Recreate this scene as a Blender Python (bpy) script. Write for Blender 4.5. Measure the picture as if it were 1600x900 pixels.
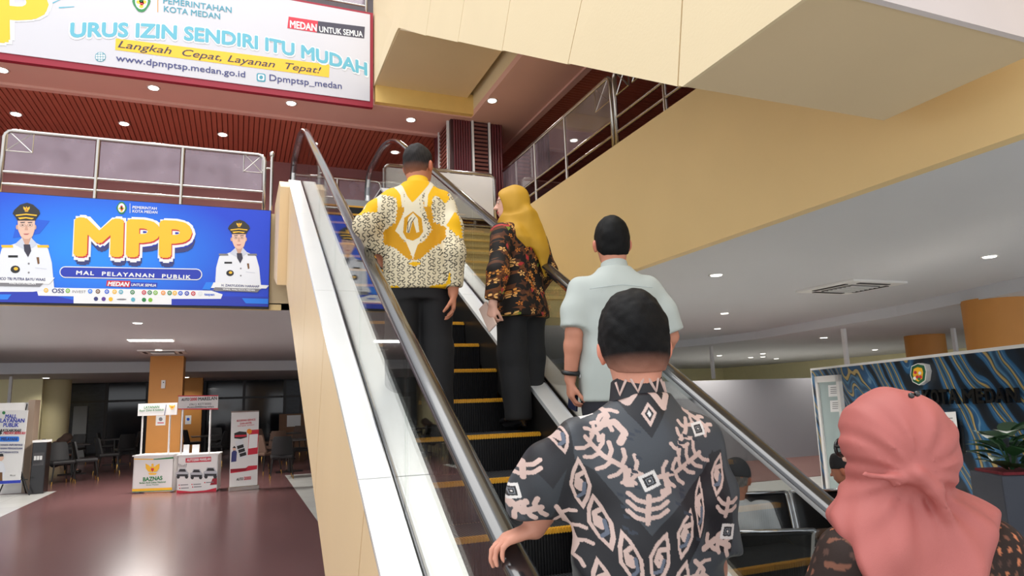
import bpy, bmesh, math, random
import numpy as np
from mathutils import Matrix, Vector
for o in list(bpy.data.objects): bpy.data.objects.remove(o)
scene = bpy.context.scene
COL = scene.collection
random.seed(7); RNG = np.random.RandomState(7)
# ---------------------------------------------------------------- camera
H = 1.5                                   # eye height
FPX, YAW, PITCH, ROLL = 1054.37, 0.386715, 0.163083, -0.0329976
_f = np.array([math.sin(YAW)*math.cos(PITCH), math.cos(YAW)*math.cos(PITCH), math.sin(PITCH)])
_r0 = np.array([math.cos(YAW), -math.sin(YAW), 0.0]); _u0 = np.cross(_r0, _f)
_r = math.cos(ROLL)*_r0 + math.sin(ROLL)*_u0
_u = -math.sin(ROLL)*_r0 + math.cos(ROLL)*_u0
cam_d = bpy.data.cameras.new('camera'); cam = bpy.data.objects.new('camera', cam_d); COL.objects.link(cam)
cam_d.sensor_width = 36; cam_d.lens = FPX/1600*36; cam_d.clip_start = .05; cam_d.clip_end = 300
mw = Matrix.Identity(4)
for i in range(3):
    mw[i][0] = _r[i]; mw[i][1] = _u[i]; mw[i][2] = -_f[i]
mw[2][3] = H
cam.matrix_world = mw
scene.camera = cam
# ---------------------------------------------------------------- light
scene.view_settings.view_transform = 'Standard'
scene.view_settings.look = 'None'
scene.view_settings.gamma = 1
scene.view_settings.use_curve_mapping = False
scene.view_settings.exposure = 0.36
world = bpy.data.worlds.new('world'); scene.world = world; world.use_nodes = True
bg = world.node_tree.nodes['Background']
bg.inputs[0].default_value = (.93, .96, 1, 1); bg.inputs[1].default_value = 1.15
def area_light(name, loc, sx, sy, power, color=(1, 1, 1), rot=(0, 0, 0)):
    l = bpy.data.lights.new(name, 'AREA'); l.shape = 'RECTANGLE'; l.size = sx; l.size_y = sy
    l.energy = power; l.color = color
    o = bpy.data.objects.new(name, l); COL.objects.link(o); o.location = loc; o.rotation_euler = rot
    return o
area_light('atrium_skylight_offscreen', (-1.5, 4.5, 13.0), 9, 9, 700, (1, .98, .95))
# ---------------------------------------------------------------- pixel helpers (a pixel is a direction only)
def ray(x, y): return _r*(x-800)/FPX + _u*(450-y)/FPX + _f
CP = np.array([0, 0, H])
def onz(x, y, z): d = ray(x, y); return CP + d*((z-H)/d[2])
def onx(x, y, X): d = ray(x, y); return CP + d*(X/d[0])
def ony(x, y, Y): d = ray(x, y); return CP + d*(Y/d[1])
def dep(x, y, t): return CP + ray(x, y)*t
def onplane(x, y, p, n):
    d = ray(x, y); return CP + d*(np.dot(np.asarray(p)-CP, n)/np.dot(d, n))
# ---------------------------------------------------------------- materials
def lin(c):
    c = [v/255 for v in c]
    return tuple(v/12.92 if v <= .04045 else ((v+.055)/1.055)**2.4 for v in c)
MATS = {}
def mat(name, rgb, rough=.6, metal=0.0, var=.06, scale=6.0, bump=0.0, bscale=80.0, spec=.5, stretch=None, emit=0.0, coat=0.0):
    if name in MATS: return MATS[name]
    m = bpy.data.materials.new(name); m.use_nodes = True; MATS[name] = m
    nt = m.node_tree; N = nt.nodes; L = nt.links; b = N['Principled BSDF']
    c = lin(rgb)
    tc = N.new('ShaderNodeTexCoord'); src = tc.outputs['Object']
    if stretch:
        mp = N.new('ShaderNodeMapping'); mp.inputs['Scale'].default_value = stretch
        L.new(src, mp.inputs[0]); src = mp.outputs[0]
    if var > 0:
        no = N.new('ShaderNodeTexNoise'); no.inputs['Scale'].default_value = scale; no.inputs['Detail'].default_value = 4
        L.new(src, no.inputs['Vector'])
        mx = N.new('ShaderNodeMix'); mx.data_type = 'RGBA'
        mx.inputs[6].default_value = (*[v*(1-var) for v in c], 1)
        mx.inputs[7].default_value = (*[min(1, v*(1+var)) for v in c], 1)
        L.new(no.outputs[0], mx.inputs[0]); L.new(mx.outputs[2], b.inputs['Base Color'])
    else: b.inputs['Base Color'].default_value = (*c, 1)
    b.inputs['Roughness'].default_value = rough; b.inputs['Metallic'].default_value = metal
    b.inputs['Specular IOR Level'].default_value = spec
    if coat: b.inputs['Coat Weight'].default_value = coat; b.inputs['Coat Roughness'].default_value = .08
    if bump > 0:
        n2 = N.new('ShaderNodeTexNoise'); n2.inputs['Scale'].default_value = bscale; n2.inputs['Detail'].default_value = 3
        L.new(src, n2.inputs['Vector'])
        bp = N.new('ShaderNodeBump'); bp.inputs['Strength'].default_value = bump; bp.inputs['Distance'].default_value = .01
        L.new(n2.outputs[0], bp.inputs['Height']); L.new(bp.outputs[0], b.inputs['Normal'])
    if emit > 0:
        b.inputs['Emission Color'].default_value = (*c, 1); b.inputs['Emission Strength'].default_value = emit
    return m
def glass(name, tint=(235, 240, 240), refl=1.0, rough=.02, haze=0.0, hazecol=(200, 190, 205)):
    if name in MATS: return MATS[name]
    m = bpy.data.materials.new(name); m.use_nodes = True; MATS[name] = m
    nt = m.node_tree; N = nt.nodes; L = nt.links; N.clear()
    out = N.new('ShaderNodeOutputMaterial'); tr = N.new('ShaderNodeBsdfTransparent'); gl = N.new('ShaderNodeBsdfGlossy')
    tr.inputs[0].default_value = (*lin(tint), 1); gl.inputs['Roughness'].default_value = rough
    fr = N.new('ShaderNodeFresnel'); fr.inputs[0].default_value = 1.45
    mu = N.new('ShaderNodeMath'); mu.operation = 'MULTIPLY'; mu.inputs[1].default_value = refl; mu.use_clamp = True
    L.new(fr.outputs[0], mu.inputs[0])
    mx = N.new('ShaderNodeMixShader'); L.new(mu.outputs[0], mx.inputs[0])
    base = tr.outputs[0]
    if haze > 0:
        df = N.new('ShaderNodeBsdfDiffuse'); df.inputs[0].default_value = (*lin(hazecol), 1)
        no = N.new('ShaderNodeTexNoise'); no.inputs['Scale'].default_value = 2.5; no.inputs['Detail'].default_value = 5
        tc = N.new('ShaderNodeTexCoord'); L.new(tc.outputs['Object'], no.inputs['Vector'])
        m2 = N.new('ShaderNodeMath'); m2.operation = 'MULTIPLY'; m2.inputs[1].default_value = 2*haze; L.new(no.outputs[0], m2.inputs[0])
        h = N.new('ShaderNodeMixShader'); L.new(m2.outputs[0], h.inputs[0]); L.new(tr.outputs[0], h.inputs[1]); L.new(df.outputs[0], h.inputs[2])
        base = h.outputs[0]
    L.new(base, mx.inputs[1]); L.new(gl.outputs[0], mx.inputs[2]); L.new(mx.outputs[0], out.inputs[0])
    return m
def vcol_mat(name, rough=.75, bump=.15, bscale=400.0, sheen=0.0, spec=.3):
    if name in MATS: return MATS[name]
    m = bpy.data.materials.new(name); m.use_nodes = True; MATS[name] = m
    nt = m.node_tree; N = nt.nodes; L = nt.links; b = N['Principled BSDF']
    a = N.new('ShaderNodeVertexColor'); a.layer_name = 'Col'; L.new(a.outputs[0], b.inputs['Base Color'])
    b.inputs['Roughness'].default_value = rough; b.inputs['Specular IOR Level'].default_value = spec
    if sheen: b.inputs['Sheen Weight'].default_value = sheen
    tc = N.new('ShaderNodeTexCoord'); n2 = N.new('ShaderNodeTexNoise'); n2.inputs['Scale'].default_value = bscale
    L.new(tc.outputs['Object'], n2.inputs['Vector'])
    bp = N.new('ShaderNodeBump'); bp.inputs['Strength'].default_value = bump; bp.inputs['Distance'].default_value = .003
    L.new(n2.outputs[0], bp.inputs['Height']); L.new(bp.outputs[0], b.inputs['Normal'])
    return m
# ---------------------------------------------------------------- mesh helpers
class MB:
    def __init__(s): s.v = []; s.f = []
    def add(s, vs, fs):
        n = len(s.v); s.v += [tuple(map(float, v)) for v in vs]; s.f += [tuple(i+n for i in f) for f in fs]; return s
    def box(s, a, b):
        x0, y0, z0 = a; x1, y1, z1 = b
        return s.add([(x0,y0,z0),(x1,y0,z0),(x1,y1,z0),(x0,y1,z0),(x0,y0,z1),(x1,y0,z1),(x1,y1,z1),(x0,y1,z1)],
                     [(0,3,2,1),(4,5,6,7),(0,1,5,4),(1,2,6,5),(2,3,7,6),(3,0,4,7)])
    def obox(s, c, ax, ay, az):          # oriented box: centre and half axes
        c, ax, ay, az = map(np.asarray, (c, ax, ay, az)); vs = []
        for k in (-1, 1):
            for i, j in ((-1,-1),(1,-1),(1,1),(-1,1)): vs.append(c+i*ax+j*ay+k*az)
        return s.add(vs, [(0,3,2,1),(4,5,6,7),(0,1,5,4),(1,2,6,5),(2,3,7,6),(3,0,4,7)])
    def prism(s, poly, ext):             # planar polygon (3d points) extruded by vector
        n = len(poly); P = [np.asarray(p, float) for p in poly]; e = np.asarray(ext, float)
        return s.add(P+[p+e for p in P], [tuple(range(n))[::-1], tuple(range(n, 2*n))]+[(i,(i+1)%n,n+(i+1)%n,n+i) for i in range(n)])
    def poly(s, pts): return s.add(pts, [tuple(range(len(pts)))])
    def tube(s, path, r, n=8, cap=True, closed=False):
        P = [np.asarray(p, float) for p in path]; m = len(P); rr = r if hasattr(r, '__len__') else [r]*m
        T = []
        for i in range(m):
            a = P[(i-1) % m] if (closed or i > 0) else P[i]; b = P[(i+1) % m] if (closed or i < m-1) else P[i]
            t = b-a; T.append(t/(np.linalg.norm(t)+1e-12))
        u = np.cross(T[0], (0,0,1)); 
        if np.linalg.norm(u) < 1e-3: u = np.cross(T[0], (1,0,0))
        u /= np.linalg.norm(u); vs = []
        for i in range(m):
            u = u-T[i]*np.dot(u, T[i]); u /= np.linalg.norm(u); w = np.cross(T[i], u)
            for k in range(n):
                a = 2*math.pi*k/n; vs.append(P[i]+rr[i]*(math.cos(a)*u+math.sin(a)*w))
        fs = []
        for i in range(m if closed else m-1):
            for k in range(n):
                a = i*n+k; b = i*n+(k+1) % n; c = ((i+1) % m)*n+(k+1) % n; d = ((i+1) % m)*n+k; fs.append((a,b,c,d))
        if cap and not closed: fs += [tuple(range(n))[::-1], tuple((m-1)*n+k for k in range(n))]
        return s.add(vs, fs)
    def cyl(s, a, b, r, n=12, r2=None): return s.tube([a, b], [r, r if r2 is None else r2], n)
    def lathe(s, prof, c=(0,0,0), n=20):
        vs = []; m = len(prof)
        for r, z in prof:
            for k in range(n): a = 2*math.pi*k/n; vs.append((c[0]+r*math.cos(a), c[1]+r*math.sin(a), c[2]+z))
        fs = [(i*n+k, i*n+(k+1)%n, (i+1)*n+(k+1)%n, (i+1)*n+k) for i in range(m-1) for k in range(n)]
        fs += [tuple(range(n))[::-1], tuple((m-1)*n+k for k in range(n))]
        return s.add(vs, fs)
def rootloc(o):
    p = np.zeros(3)
    while o is not None: p += np.array(o.location); o = o.parent
    return p
def link(name, me, m, parent=None, smooth=False):
    o = bpy.data.objects.new(name, me); COL.objects.link(o)
    if m is not None:
        me.materials.clear(); me.materials.append(m)
    if parent is not None: o.parent = parent
    if smooth:
        me.polygons.foreach_set('use_smooth', np.ones(len(me.polygons), dtype=bool))
    return o
def build(mb, name, m, parent=None, smooth=False, world=True, autos=None, bevel=0):
    V = np.array(mb.v, float).reshape(-1, 3)
    loc = np.zeros(3)
    if parent is not None:
        if world: V = V-rootloc(parent)
    elif world and len(V):
        loc = np.array([(V[:,0].min()+V[:,0].max())/2, (V[:,1].min()+V[:,1].max())/2, V[:,2].min()]); V = V-loc
    me = bpy.data.meshes.new(name); me.from_pydata(V.tolist(), [], mb.f); me.update()
    bm = bmesh.new(); bm.from_mesh(me); bmesh.ops.recalc_face_normals(bm, faces=bm.faces)
    if bevel: bmesh.ops.bevel(bm, geom=bm.edges[:], offset=bevel, segments=2, affect='EDGES', profile=.6)
    bm.to_mesh(me); bm.free()
    o = link(name, me, m, parent, smooth)
    o.location = loc
    if smooth and autos:
        try: me.set_sharp_from_angle(angle=math.radians(autos))
        except Exception: pass
    return o
def tag(o, label=None, cat=None, group=None, kind=None):
    if label: o['label'] = label
    if cat: o['category'] = cat
    if group: o['group'] = group
    if kind: o['kind'] = kind
    return o
def thing(name, loc, label, cat, group=None, rz=0):
    o = bpy.data.objects.new(name, None); o.empty_display_size = .1; COL.objects.link(o)
    o.location = tuple(map(float, loc)); o.rotation_euler = (0, 0, rz)
    return tag(o, label, cat, group)
def struct(o): o['kind'] = 'structure'; return o
def copy_tree(o, parent=None):
    c = o.copy(); COL.objects.link(c); c.parent = parent
    for ch in list(o.children): copy_tree(ch, c)
    return c
# ---------------------------------------------------------------- flat print on a sheet
class Sheet:                             # a flat printed surface: point, u, v, n (n towards the viewer)
    def __init__(s, p, u, v, parent):
        s.p = np.asarray(p, float); s.u = np.asarray(u, float); s.u /= np.linalg.norm(s.u)
        v = np.asarray(v, float); v = v-s.u*np.dot(v, s.u); s.v = v/np.linalg.norm(v)
        s.n = np.cross(s.u, s.v); s.par = parent; s.k = 0
    def uv(s, x, y):                     # pixel -> sheet metres
        q = onplane(x, y, s.p, s.n)-s.p; return np.array([np.dot(q, s.u), np.dot(q, s.v)])
    def w(s, uv, lift): return s.p+s.u*uv[0]+s.v*uv[1]+s.n*lift
    def shape(s, pts, m, name='print', lift=.002, px=True, parent=None):
        mb = MB(); q = [s.uv(*p) if px else p for p in pts]
        mb.poly([s.w(a, lift) for a in q]); return build(mb, name, m, parent or s.par)
    def disc(s, c, rx, ry, m, name='print', lift=.002, n=18, parent=None):
        return s.shape([(c[0]+rx*math.cos(2*math.pi*i/n), c[1]+ry*math.sin(2*math.pi*i/n)) for i in range(n)], m, name, lift, True, parent)
    def text(s, txt, a, b, hpx, m, name='lettering', lift=.004, bold=0.0, shear=0.0, arc=0.0, parent=None, spacing=1.0):
        # baseline from pixel a to pixel b, cap height hpx pixels
        A = s.uv(*a); B = s.uv(*b); top = s.uv(a[0], a[1]-hpx); hh = abs(top[1]-A[1])
        me = text_mesh(txt, bold, shear, spacing)
        V = np.empty(len(me.vertices)*3); me.vertices.foreach_get('co', V); V = V.reshape(-1, 3)
        x0, x1 = V[:,0].min(), V[:,0].max(); d = B-A; L = np.linalg.norm(d); d /= L; e = np.array([-d[1], d[0]])
        t = (V[:,0]-x0)/(x1-x0); sx = t*L; sy = V[:,1]/.7*hh + arc*hh*4*t*(1-t)
        P2 = A[None]+sx[:,None]*d+sy[:,None]*e
        W = s.p[None]+P2[:,:1]*s.u+P2[:,1:]*s.v+V[:,2:]*s.n+s.n*lift-rootloc(parent or s.par)
        me.vertices.foreach_set('co', W.astype(np.float32).ravel()); me.update()
        return link(name, me, m, parent or s.par)
def text_mesh(txt, bold=0.0, shear=0.0, spacing=1.0, extrude=0.0):
    c = bpy.data.curves.new('t', 'FONT'); c.body = txt; c.size = 1; c.offset = 0; c.shear = shear; c.resolution_u = 3
    c.space_character = spacing; c.extrude = extrude
    o = bpy.data.objects.new('t', c); COL.objects.link(o)
    dg = bpy.context.evaluated_depsgraph_get(); me = bpy.data.meshes.new_from_object(o.evaluated_get(dg))
    bpy.data.objects.remove(o); bpy.data.curves.remove(c)
    r = bold
    if r > .004:                          # heavier weight: the glyph swept round a small circle
        V = np.empty(len(me.vertices)*3); me.vertices.foreach_get('co', V); V = V.reshape(-1, 3)
        F = [tuple(p.vertices) for p in me.polygons]; n = len(V); vs = []; fs = []
        for k in range(8):
            a = 2*math.pi*k/8; vs.append(V+np.array([r*math.cos(a), r*math.sin(a), .00012*k])); fs += [tuple(i+n*k for i in f) for f in F]
        me2 = bpy.data.meshes.new('lettering'); me2.from_pydata(np.concatenate(vs).tolist(), [], fs); me2.update(); bpy.data.meshes.remove(me); me = me2
    return me
# ---------------------------------------------------------------- escalator / building constants
T30 = math.tan(math.pi/6)
CN = H-2.385                              # nosing line: z = CN + T30*Y
def nose(Y): return CN+T30*Y
XL, XR = .68, 1.825                       # glass / handrail planes
XO, XI, XI2, XO2 = .52, .85, 1.70, 1.99   # deck outer / inner edges
Z2 = 4.17                                 # second floor
ZC = 2.835                                # ground floor ceiling
YB = 9.8                                  # far atrium edge
XF = 3.92                                 # right atrium edge
Z3S = 6.04                                # soffit under the third floor
# ================================================================ SETTING
cream = mat('cream_paint', (231, 211, 172), .55, var=.03, scale=2, bump=.08, bscale=60)
fascia_m = mat('fascia_yellow', (240, 210, 152), .55, var=.05, scale=1.5, bump=.05, bscale=40)
soffit_tan = mat('soffit_tan', (226, 202, 162), .6, var=.03, scale=2)
ceil_m = mat('ceiling_grey', (214, 214, 217), .7, var=.03, scale=.8)
pink_m = mat('soffit_pink', (226, 178, 164), .6, var=.04, scale=2)
white_soff = mat('soffit_white', (224, 214, 214), .6, var=.03)
mauve_m = mat('wall_mauve', (160, 112, 110), .6, var=.08, scale=2)
slat_m = mat('slat_red', (186, 104, 80), .45, var=.1, scale=3)
maroon_m = mat('maroon_panel', (96, 28, 36), .4, var=.1, scale=4)
steel = mat('stainless', (196, 190, 184), .22, 1.0, var=.05, scale=10)
white_p = mat('white_paint', (232, 230, 228), .5, var=.02)
light_m = mat('lamp_lens', (255, 250, 240), .5, emit=6.0, var=0)
lamp_ring = mat('lamp_ring', (235, 233, 230), .4, var=.02)
orange_m = mat('column_orange', (206, 140, 66), .55, var=.06, scale=3, bump=.05)

# floor: white tile with a burgundy vinyl walk
def tile_mat():
    m = mat('floor_tile', (205, 205, 200), .18, var=.06, scale=1.2)
    nt = m.node_tree; N = nt.nodes; L = nt.links; b = N['Principled BSDF']
    br = N.new('ShaderNodeTexBrick'); br.offset = 0; br.inputs['Scale'].default_value = 1
    br.inputs['Brick Width'].default_value = .6; br.inputs['Row Height'].default_value = .6; br.inputs['Mortar Size'].default_value = .004
    c = lin((208, 208, 203)); br.inputs['Color1'].default_value = (*c, 1); br.inputs['Color2'].default_value = (*[v*.93 for v in c], 1)
    br.inputs['Mortar'].default_value = (*[v*.6 for v in c], 1)
    tc = N.new('ShaderNodeTexCoord'); L.new(tc.outputs['Object'], br.inputs['Vector']); L.new(br.outputs[0], b.inputs['Base Color'])
    return m
vinyl = mat('vinyl_burgundy', (104, 72, 72), .24, var=.22, scale=1.1, bump=.03, bscale=30, stretch=(1.6, .5, 1))
fl = struct(build(MB().box((-18, -5, -.2), (26, 34, 0)), 'floor', tile_mat()))
build(MB().box((-3.25, 2.0, 0), (1.02, 16.2, .006)), 'vinyl_walk', vinyl, fl)
build(MB().box((-12, 16.2, 0), (5.5, 27.9, .006)), 'vinyl_walk', vinyl, fl)
build(MB().box((7.0, 9.3, 0), (16, 13.2, .006)), 'carpet', mat('carpet_brown', (112, 82, 78), .9, var=.1, bump=.3, bscale=200), fl)
# ground-floor ceiling
mb = MB().box((-18, YB, ZC), (XF, 21.0, ZC+.08)); mb.box((XF+.1, -5, ZC), (26, 34, ZC+.08))
ce = struct(build(mb, 'ceiling', ceil_m))
build(MB().box((-18, 21.0, 2.55), (XF+2, 34, ZC)), 'lower_ceiling', ceil_m, ce)
lp = [onz(1040, 534, ZC), onz(1100, 528, ZC), onz(1180, 518, ZC), onz(1261, 503, ZC), onz(1400, 478, ZC), onz(1600, 432, ZC)]
poly = [(p[0], p[1], 2.66) for p in lp]+[(11, 2, 2.66), (25, 2, 2.66), (25, 33, 2.66), (lp[0][0], 33, 2.66)]
build(MB().prism(poly, (0, 0, ZC-2.66)), 'lower_ceiling', ceil_m, ce)
# second floor slab with its edges
mb = MB().box((-18, YB+.1, ZC+.08), (XF, 16, Z2-.04)); mb.box((XF+.1, -5, ZC+.08), (26, 16, Z2-.04))
struct(build(mb, 'floor_upper', mauve_m))
struct(build(MB().box((XF, -5, ZC), (XF+.1, YB+.1, 4.33)), 'wall_right', fascia_m))
struct(build(MB().box((-18, YB, ZC-.0), (XF, YB+.1, Z2+.02)), 'wall_far', soffit_tan))
struct(build(MB().box((-18, YB-.03, ZC-.02), (XO, YB, ZC+.06)), 'trim_1', fascia_m))
# upper storey back wall and right wall
struct(build(MB().box((-18, 12.9, Z2-.04), (26, 13.0, 6.2)), 'wall_back', mauve_m))
wr = struct(build(MB().box((9.5, -5, Z2-.04), (9.6, 12.9, 6.2)), 'wall_right_upper', maroon_m))
for z in (5.2, 5.36, 5.52):
    build(MB().box((4.1, 12.86, z), (9.5, 12.9, z+.03)), 'line_trim', white_p, wr)
# third floor: soffit margins, slatted ceilings, slab edges
mb = MB().box((-18, YB+.05, Z3S), (3.4, 10.75, Z3S+.1)); mb.box((3.4, 7.2, Z3S), (4.35, 12.9, Z3S+.1)); mb.box((4.35, 12.5, Z3S), (9.5, 12.9, Z3S+.1))
c3 = struct(build(mb, 'ceiling_margin', pink_m))
struct(build(MB().box((3.4, -5, Z3S), (26, 7.2, Z3S+.1)), 'ceiling_white', white_soff))
struct(build(MB().box((-18, 10.65, Z3S-.035), (3.4, 10.75, Z3S), ), 'trim_2', pink_m))
struct(build(MB().box((4.35, 7.2, Z3S-.035), (4.45, 12.5, Z3S)), 'trim_3', pink_m))
sl = struct(build(MB().box((-18, 10.75, Z3S+.06), (3.4, 12.9, Z3S+.1)).box((4.35, 7.2, Z3S+.06), (9.5, 12.5, Z3S+.1)), 'ceiling_slatted', mat('slat_dark', (140, 66, 50), .6)))
mb = MB(); x = -9.0
while x < 3.38: mb.box((x, 10.75, Z3S+.02), (x+.066, 12.9, Z3S+.06)); x += .08
y = 7.22
while y < 12.45: mb.box((4.45, y, Z3S+.02), (9.5, y+.066, Z3S+.06)); y += .08
tag(build(mb, 'ceiling_slats', slat_m, sl), kind='stuff')
edge3 = struct(build(MB().box((-18, YB+.05, Z3S+.1), (3.4, YB+.2, 7.42)), 'wall_far_upper', cream))
struct(build(MB().box((3.4, -5, Z3S+.1), (3.55, YB+.2, 7.42)), 'wall_side_upper', cream))
struct(build(MB().box((-18, YB+.2, 7.3), (26, 16, 7.42)).box((3.55, -5, 7.3), (26, YB+.2, 7.42)), 'floor_top', mauve_m))
struct(build(MB().box((-18, 12.9, 7.42), (26, 13.0, 10.5)), 'wall_back_top', mat('grey_wall', (150, 146, 148), .6)))
struct(build(MB().box((-18, YB+.2, 10.5), (26, 16, 10.6)).box((3.55, -5, 10.5), (26, YB+.2, 10.6)), 'ceiling_top', ceil_m))
# beam face next to the upper escalator (yellow) at the far edge
struct(build(MB().box((1.82, YB-.05, Z3S+.02), (3.42, YB+.05, 6.4)), 'trim_4', mat('beam_yellow', (238, 200, 120), .55)))
# ---------------------------------------------------------------- far ground-floor walls
gl_dark = mat('dark_glazing', (34, 36, 42), .08, var=.25, scale=1.5, spec=.6)
mull = mat('mullion_dark', (52, 50, 54), .4, var=.1)
marble = mat('dark_marble', (58, 64, 74), .3, var=.5, scale=5, stretch=(1, 1, 3))
yl_wall = mat('wall_pale_yellow', (240, 230, 184), .6, var=.04)
YG = 28.0
xa = ony(95, 660, YG)[0]; xb = ony(520, 660, YG)[0]
wb = struct(build(MB().box((xa-12, YG+.1, 0), (xb+14, YG+.2, 2.56)), 'wall_ground_back', mat('dark_wall', (48, 50, 56), .6)))
xs = [ony(p, 660, YG)[0] for p in (95, 164, 228, 318, 380, 444, 470, 500)]
for i in range(len(xs)-1):
    o = build(MB().box((xs[i]+.05, YG+.02, .1), (xs[i+1]-.05, YG+.08, 1.85)), 'pane', marble if i in (0, 5) else gl_dark, wb)
    build(MB().box((xs[i]+.05, YG+.02, 1.93), (xs[i+1]-.05, YG+.08, 2.5)), 'pane', marble if i in (0, 5) else gl_dark, wb)
for xx in xs: build(MB().box((xx-.05, YG-.03, 0), (xx+.05, YG+.1, 2.56)), 'mullion', mull, wb)
build(MB().box((xs[0], YG-.02, 1.85), (xs[-1], YG+.1, 1.93)), 'transom', mull, wb)
d1 = struct(build(MB().box((ony(112, 690, YG)[0], YG-.06, 0), (ony(134, 690, YG)[0], YG, 1.75)), 'door_2', mat('door_grey', (150, 156, 162), .5)))
mb = MB().box((-18, 24.0, 0), (ony(62, 660, 24)[0], 24.2, 2.56))
struct(build(mb, 'wall_left', yl_wall))
px0 = ony(78, 660, 25); struct(build(MB().lathe([(.5, 0), (.5, 2.56)], (px0[0], 25, 0), 28), 'wall_left_round', yl_wall, smooth=True, autos=40))
# far walls on the right, seen above the partitions
p0 = onz(1040, 592, 1.75)
struct(build(MB().box((4, 27.0, 0), (26, 27.2, 2.66)), 'wall_right_back', yl_wall))
struct(build(MB().box((22, 2, 0), (22.2, 27, 2.66)), 'wall_right_side', yl_wall))
pt = mat('partition_grey', (150, 150, 154), .45, var=.04, scale=2)
a = onz(1000, 734, 0); b = onz(1290, 711, 0)
mbp = MB(); d = (b-a); d[2] = 0; nrm = np.array([-d[1], d[0], 0])/np.linalg.norm(d)
mbp.prism([a, b, b+np.array([0,0,1.76]), a+np.array([0,0,1.76])], nrm*.08)
tag(build(mbp, 'partition_screen', pt), 'long plain grey partition screen beside the marbled counter wall', 'partition')
# columns
def column(name, px_l, px_r, ztop, depth, label, m=orange_m, side=None):
    a = dep(px_l, 640, depth); b = dep(px_r, 640, depth); w = abs(b[0]-a[0]); c = (a+b)/2
    o = build(MB().box((c[0]-w/2, c[1]-.05, 0), (c[0]+w/2, c[1]+w-.05, ztop)), name, m)
    struct(o); return o, c, w
colA, cA, wA = column('column_1', 232, 283, ZC, 16.6, '')
colB, cB, wB = column('column_2', 287, 315, 2.56, 22.5, '')
pc = onz(1555, 470, 2.66); struct(build(MB().lathe([(.42, 0), (.42, 2.68)], (pc[0], pc[1], 0), 36), 'column_3', orange_m, smooth=True, autos=40))
pc = onz(1444, 524, 2.66); struct(build(MB().lathe([(.42, 0), (.42, 2.68)], (pc[0], pc[1], 0), 36), 'column_4', orange_m, smooth=True, autos=40))
# clad column on the second floor
cw = thing('clad_column', (3.5, YB+.55, Z2), 'maroon ribbed column with louvred panels and white edge strips', 'column')
cw['kind'] = 'structure'
x0, x1 = 3.02, 3.98; y0, y1 = YB+.12, YB+1.05; zt = Z3S
build(MB().box((x0+.06, y0+.06, Z2-.05), (x1-.06, y1, zt)), 'core', mat('maroon_dark', (58, 18, 24), .5), cw)
mb = MB()
for (xa_, xb_) in ((x0+.1, 3.42), (3.74, x1)):
    n = int((xb_-xa_)/.042)
    for i in range(n):
        xx = xa_+(xb_-xa_)*(i+.15)/n; mb.cyl((xx+.015, y0+.06, Z2-.05), (xx+.015, y0+.06, zt), .02, 6)
build(mb, 'ribbed_cladding', maroon_m, cw)
louv_m = mat('louvre_brown', (116, 66, 56), .5)
n = 26
for i in range(n):
    z = Z2+.1+(zt-Z2-.1)*i/n
    build(MB().obox((3.58, y0+.045, z+.02), (.12, 0, 0), (0, .02, .008), (0, -.004, .018)), 'louvre', louv_m, cw)
    build(MB().obox((x0+.05, y0+.4, z+.02), (.02, 0, .008), (0, .22, 0), (-.004, 0, .018)), 'louvre', louv_m, cw)
for xx in (3.43, 3.72): build(MB().box((xx, y0+.01, Z2-.05), (xx+.03, y0+.05, zt)), 'edge_strip', white_p, cw)
for yy in (y0+.14, y0+.66): build(MB().box((x0+.02, yy, Z2-.05), (x0+.06, yy+.03, zt)), 'edge_strip', white_p, cw)
mb = MB()
for i in range(6): mb.cyl((x0+.05, y0+.70+i*.05, Z2-.05), (x0+.05, y0+.70+i*.05, zt), .02, 6)
build(mb, 'ribbed_cladding', maroon_m, cw)
# ---------------------------------------------------------------- lamps
def downlight_proto():
    r = thing('downlight', (0, 0, 0), '', 'ceiling light')
    build(MB().lathe([(.06, -.001), (.085, -.012), (.085, 0.0)], (0, 0, 0), 16), 'ring', lamp_ring, r, world=False, smooth=True)
    build(MB().lathe([(.062, -.014), (.062, -.006)], (0, 0, 0), 14), 'lens', light_m, r, world=False)
    return r
DL = downlight_proto(); DLused = [False]
def downlight(p, label, group, s=1.0, power=0):
    o = DL if not DLused[0] else copy_tree(DL); DLused[0] = True
    o.location = tuple(p); o.scale = (s, s, s); tag(o, label, 'ceiling light', group)
    if power:
        l = bpy.data.lights.new('downlight_lamp', 'SPOT'); l.energy = power; l.spot_size = 2.4; l.spot_blend = .8; l.shadow_soft_size = .08
        l.color = (1, .95, .88)
        lo = bpy.data.objects.new('bulb', l); COL.objects.link(lo); lo.location = (p[0], p[1], p[2]-.03)
    return o
for x, y in ((3, 109), (240, 137), (455, 161), (642, 187)):
    downlight(onz(x, y, Z3S), 'round downlight in the pink margin under the big white banner', 'downlights in the pink soffit', power=45)
for x, y in ((25, 178), (194, 193), (348, 210), (490, 224)):
    downlight(onz(x, y, Z3S+.02), 'round downlight set in the red slatted ceiling', 'downlights in the slatted ceiling', power=45)
downlight(onz(769, 157, Z3S), 'round downlight in the pink beam soffit above the clad column', None, power=45)
for x, y in ((215, 504), (248, 546)): downlight(onz(x, y, ZC), 'round downlight in the grey ceiling before the orange column', 'downlights before the column', power=200)
for x, y in ((150, 573), (113, 580), (72, 590), (78, 596), (120, 604), (414, 573), (440, 577), (291, 589), (318, 597), (328, 602)):
    downlight(onz(x, y, 2.55 if onz(x, y, 2.55)[1] > 21.1 else ZC), 'small round downlight in the lowered ceiling over the cafe tables', 'downlights over the cafe tables', 1.3, power=70)
for x, y in ((1119, 429), (1132, 489), (1121, 513), (1546, 400)): downlight(onz(x, y, ZC), 'round downlight in the grey ceiling before the marbled counter wall', 'downlights before the counter wall', power=260)
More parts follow.
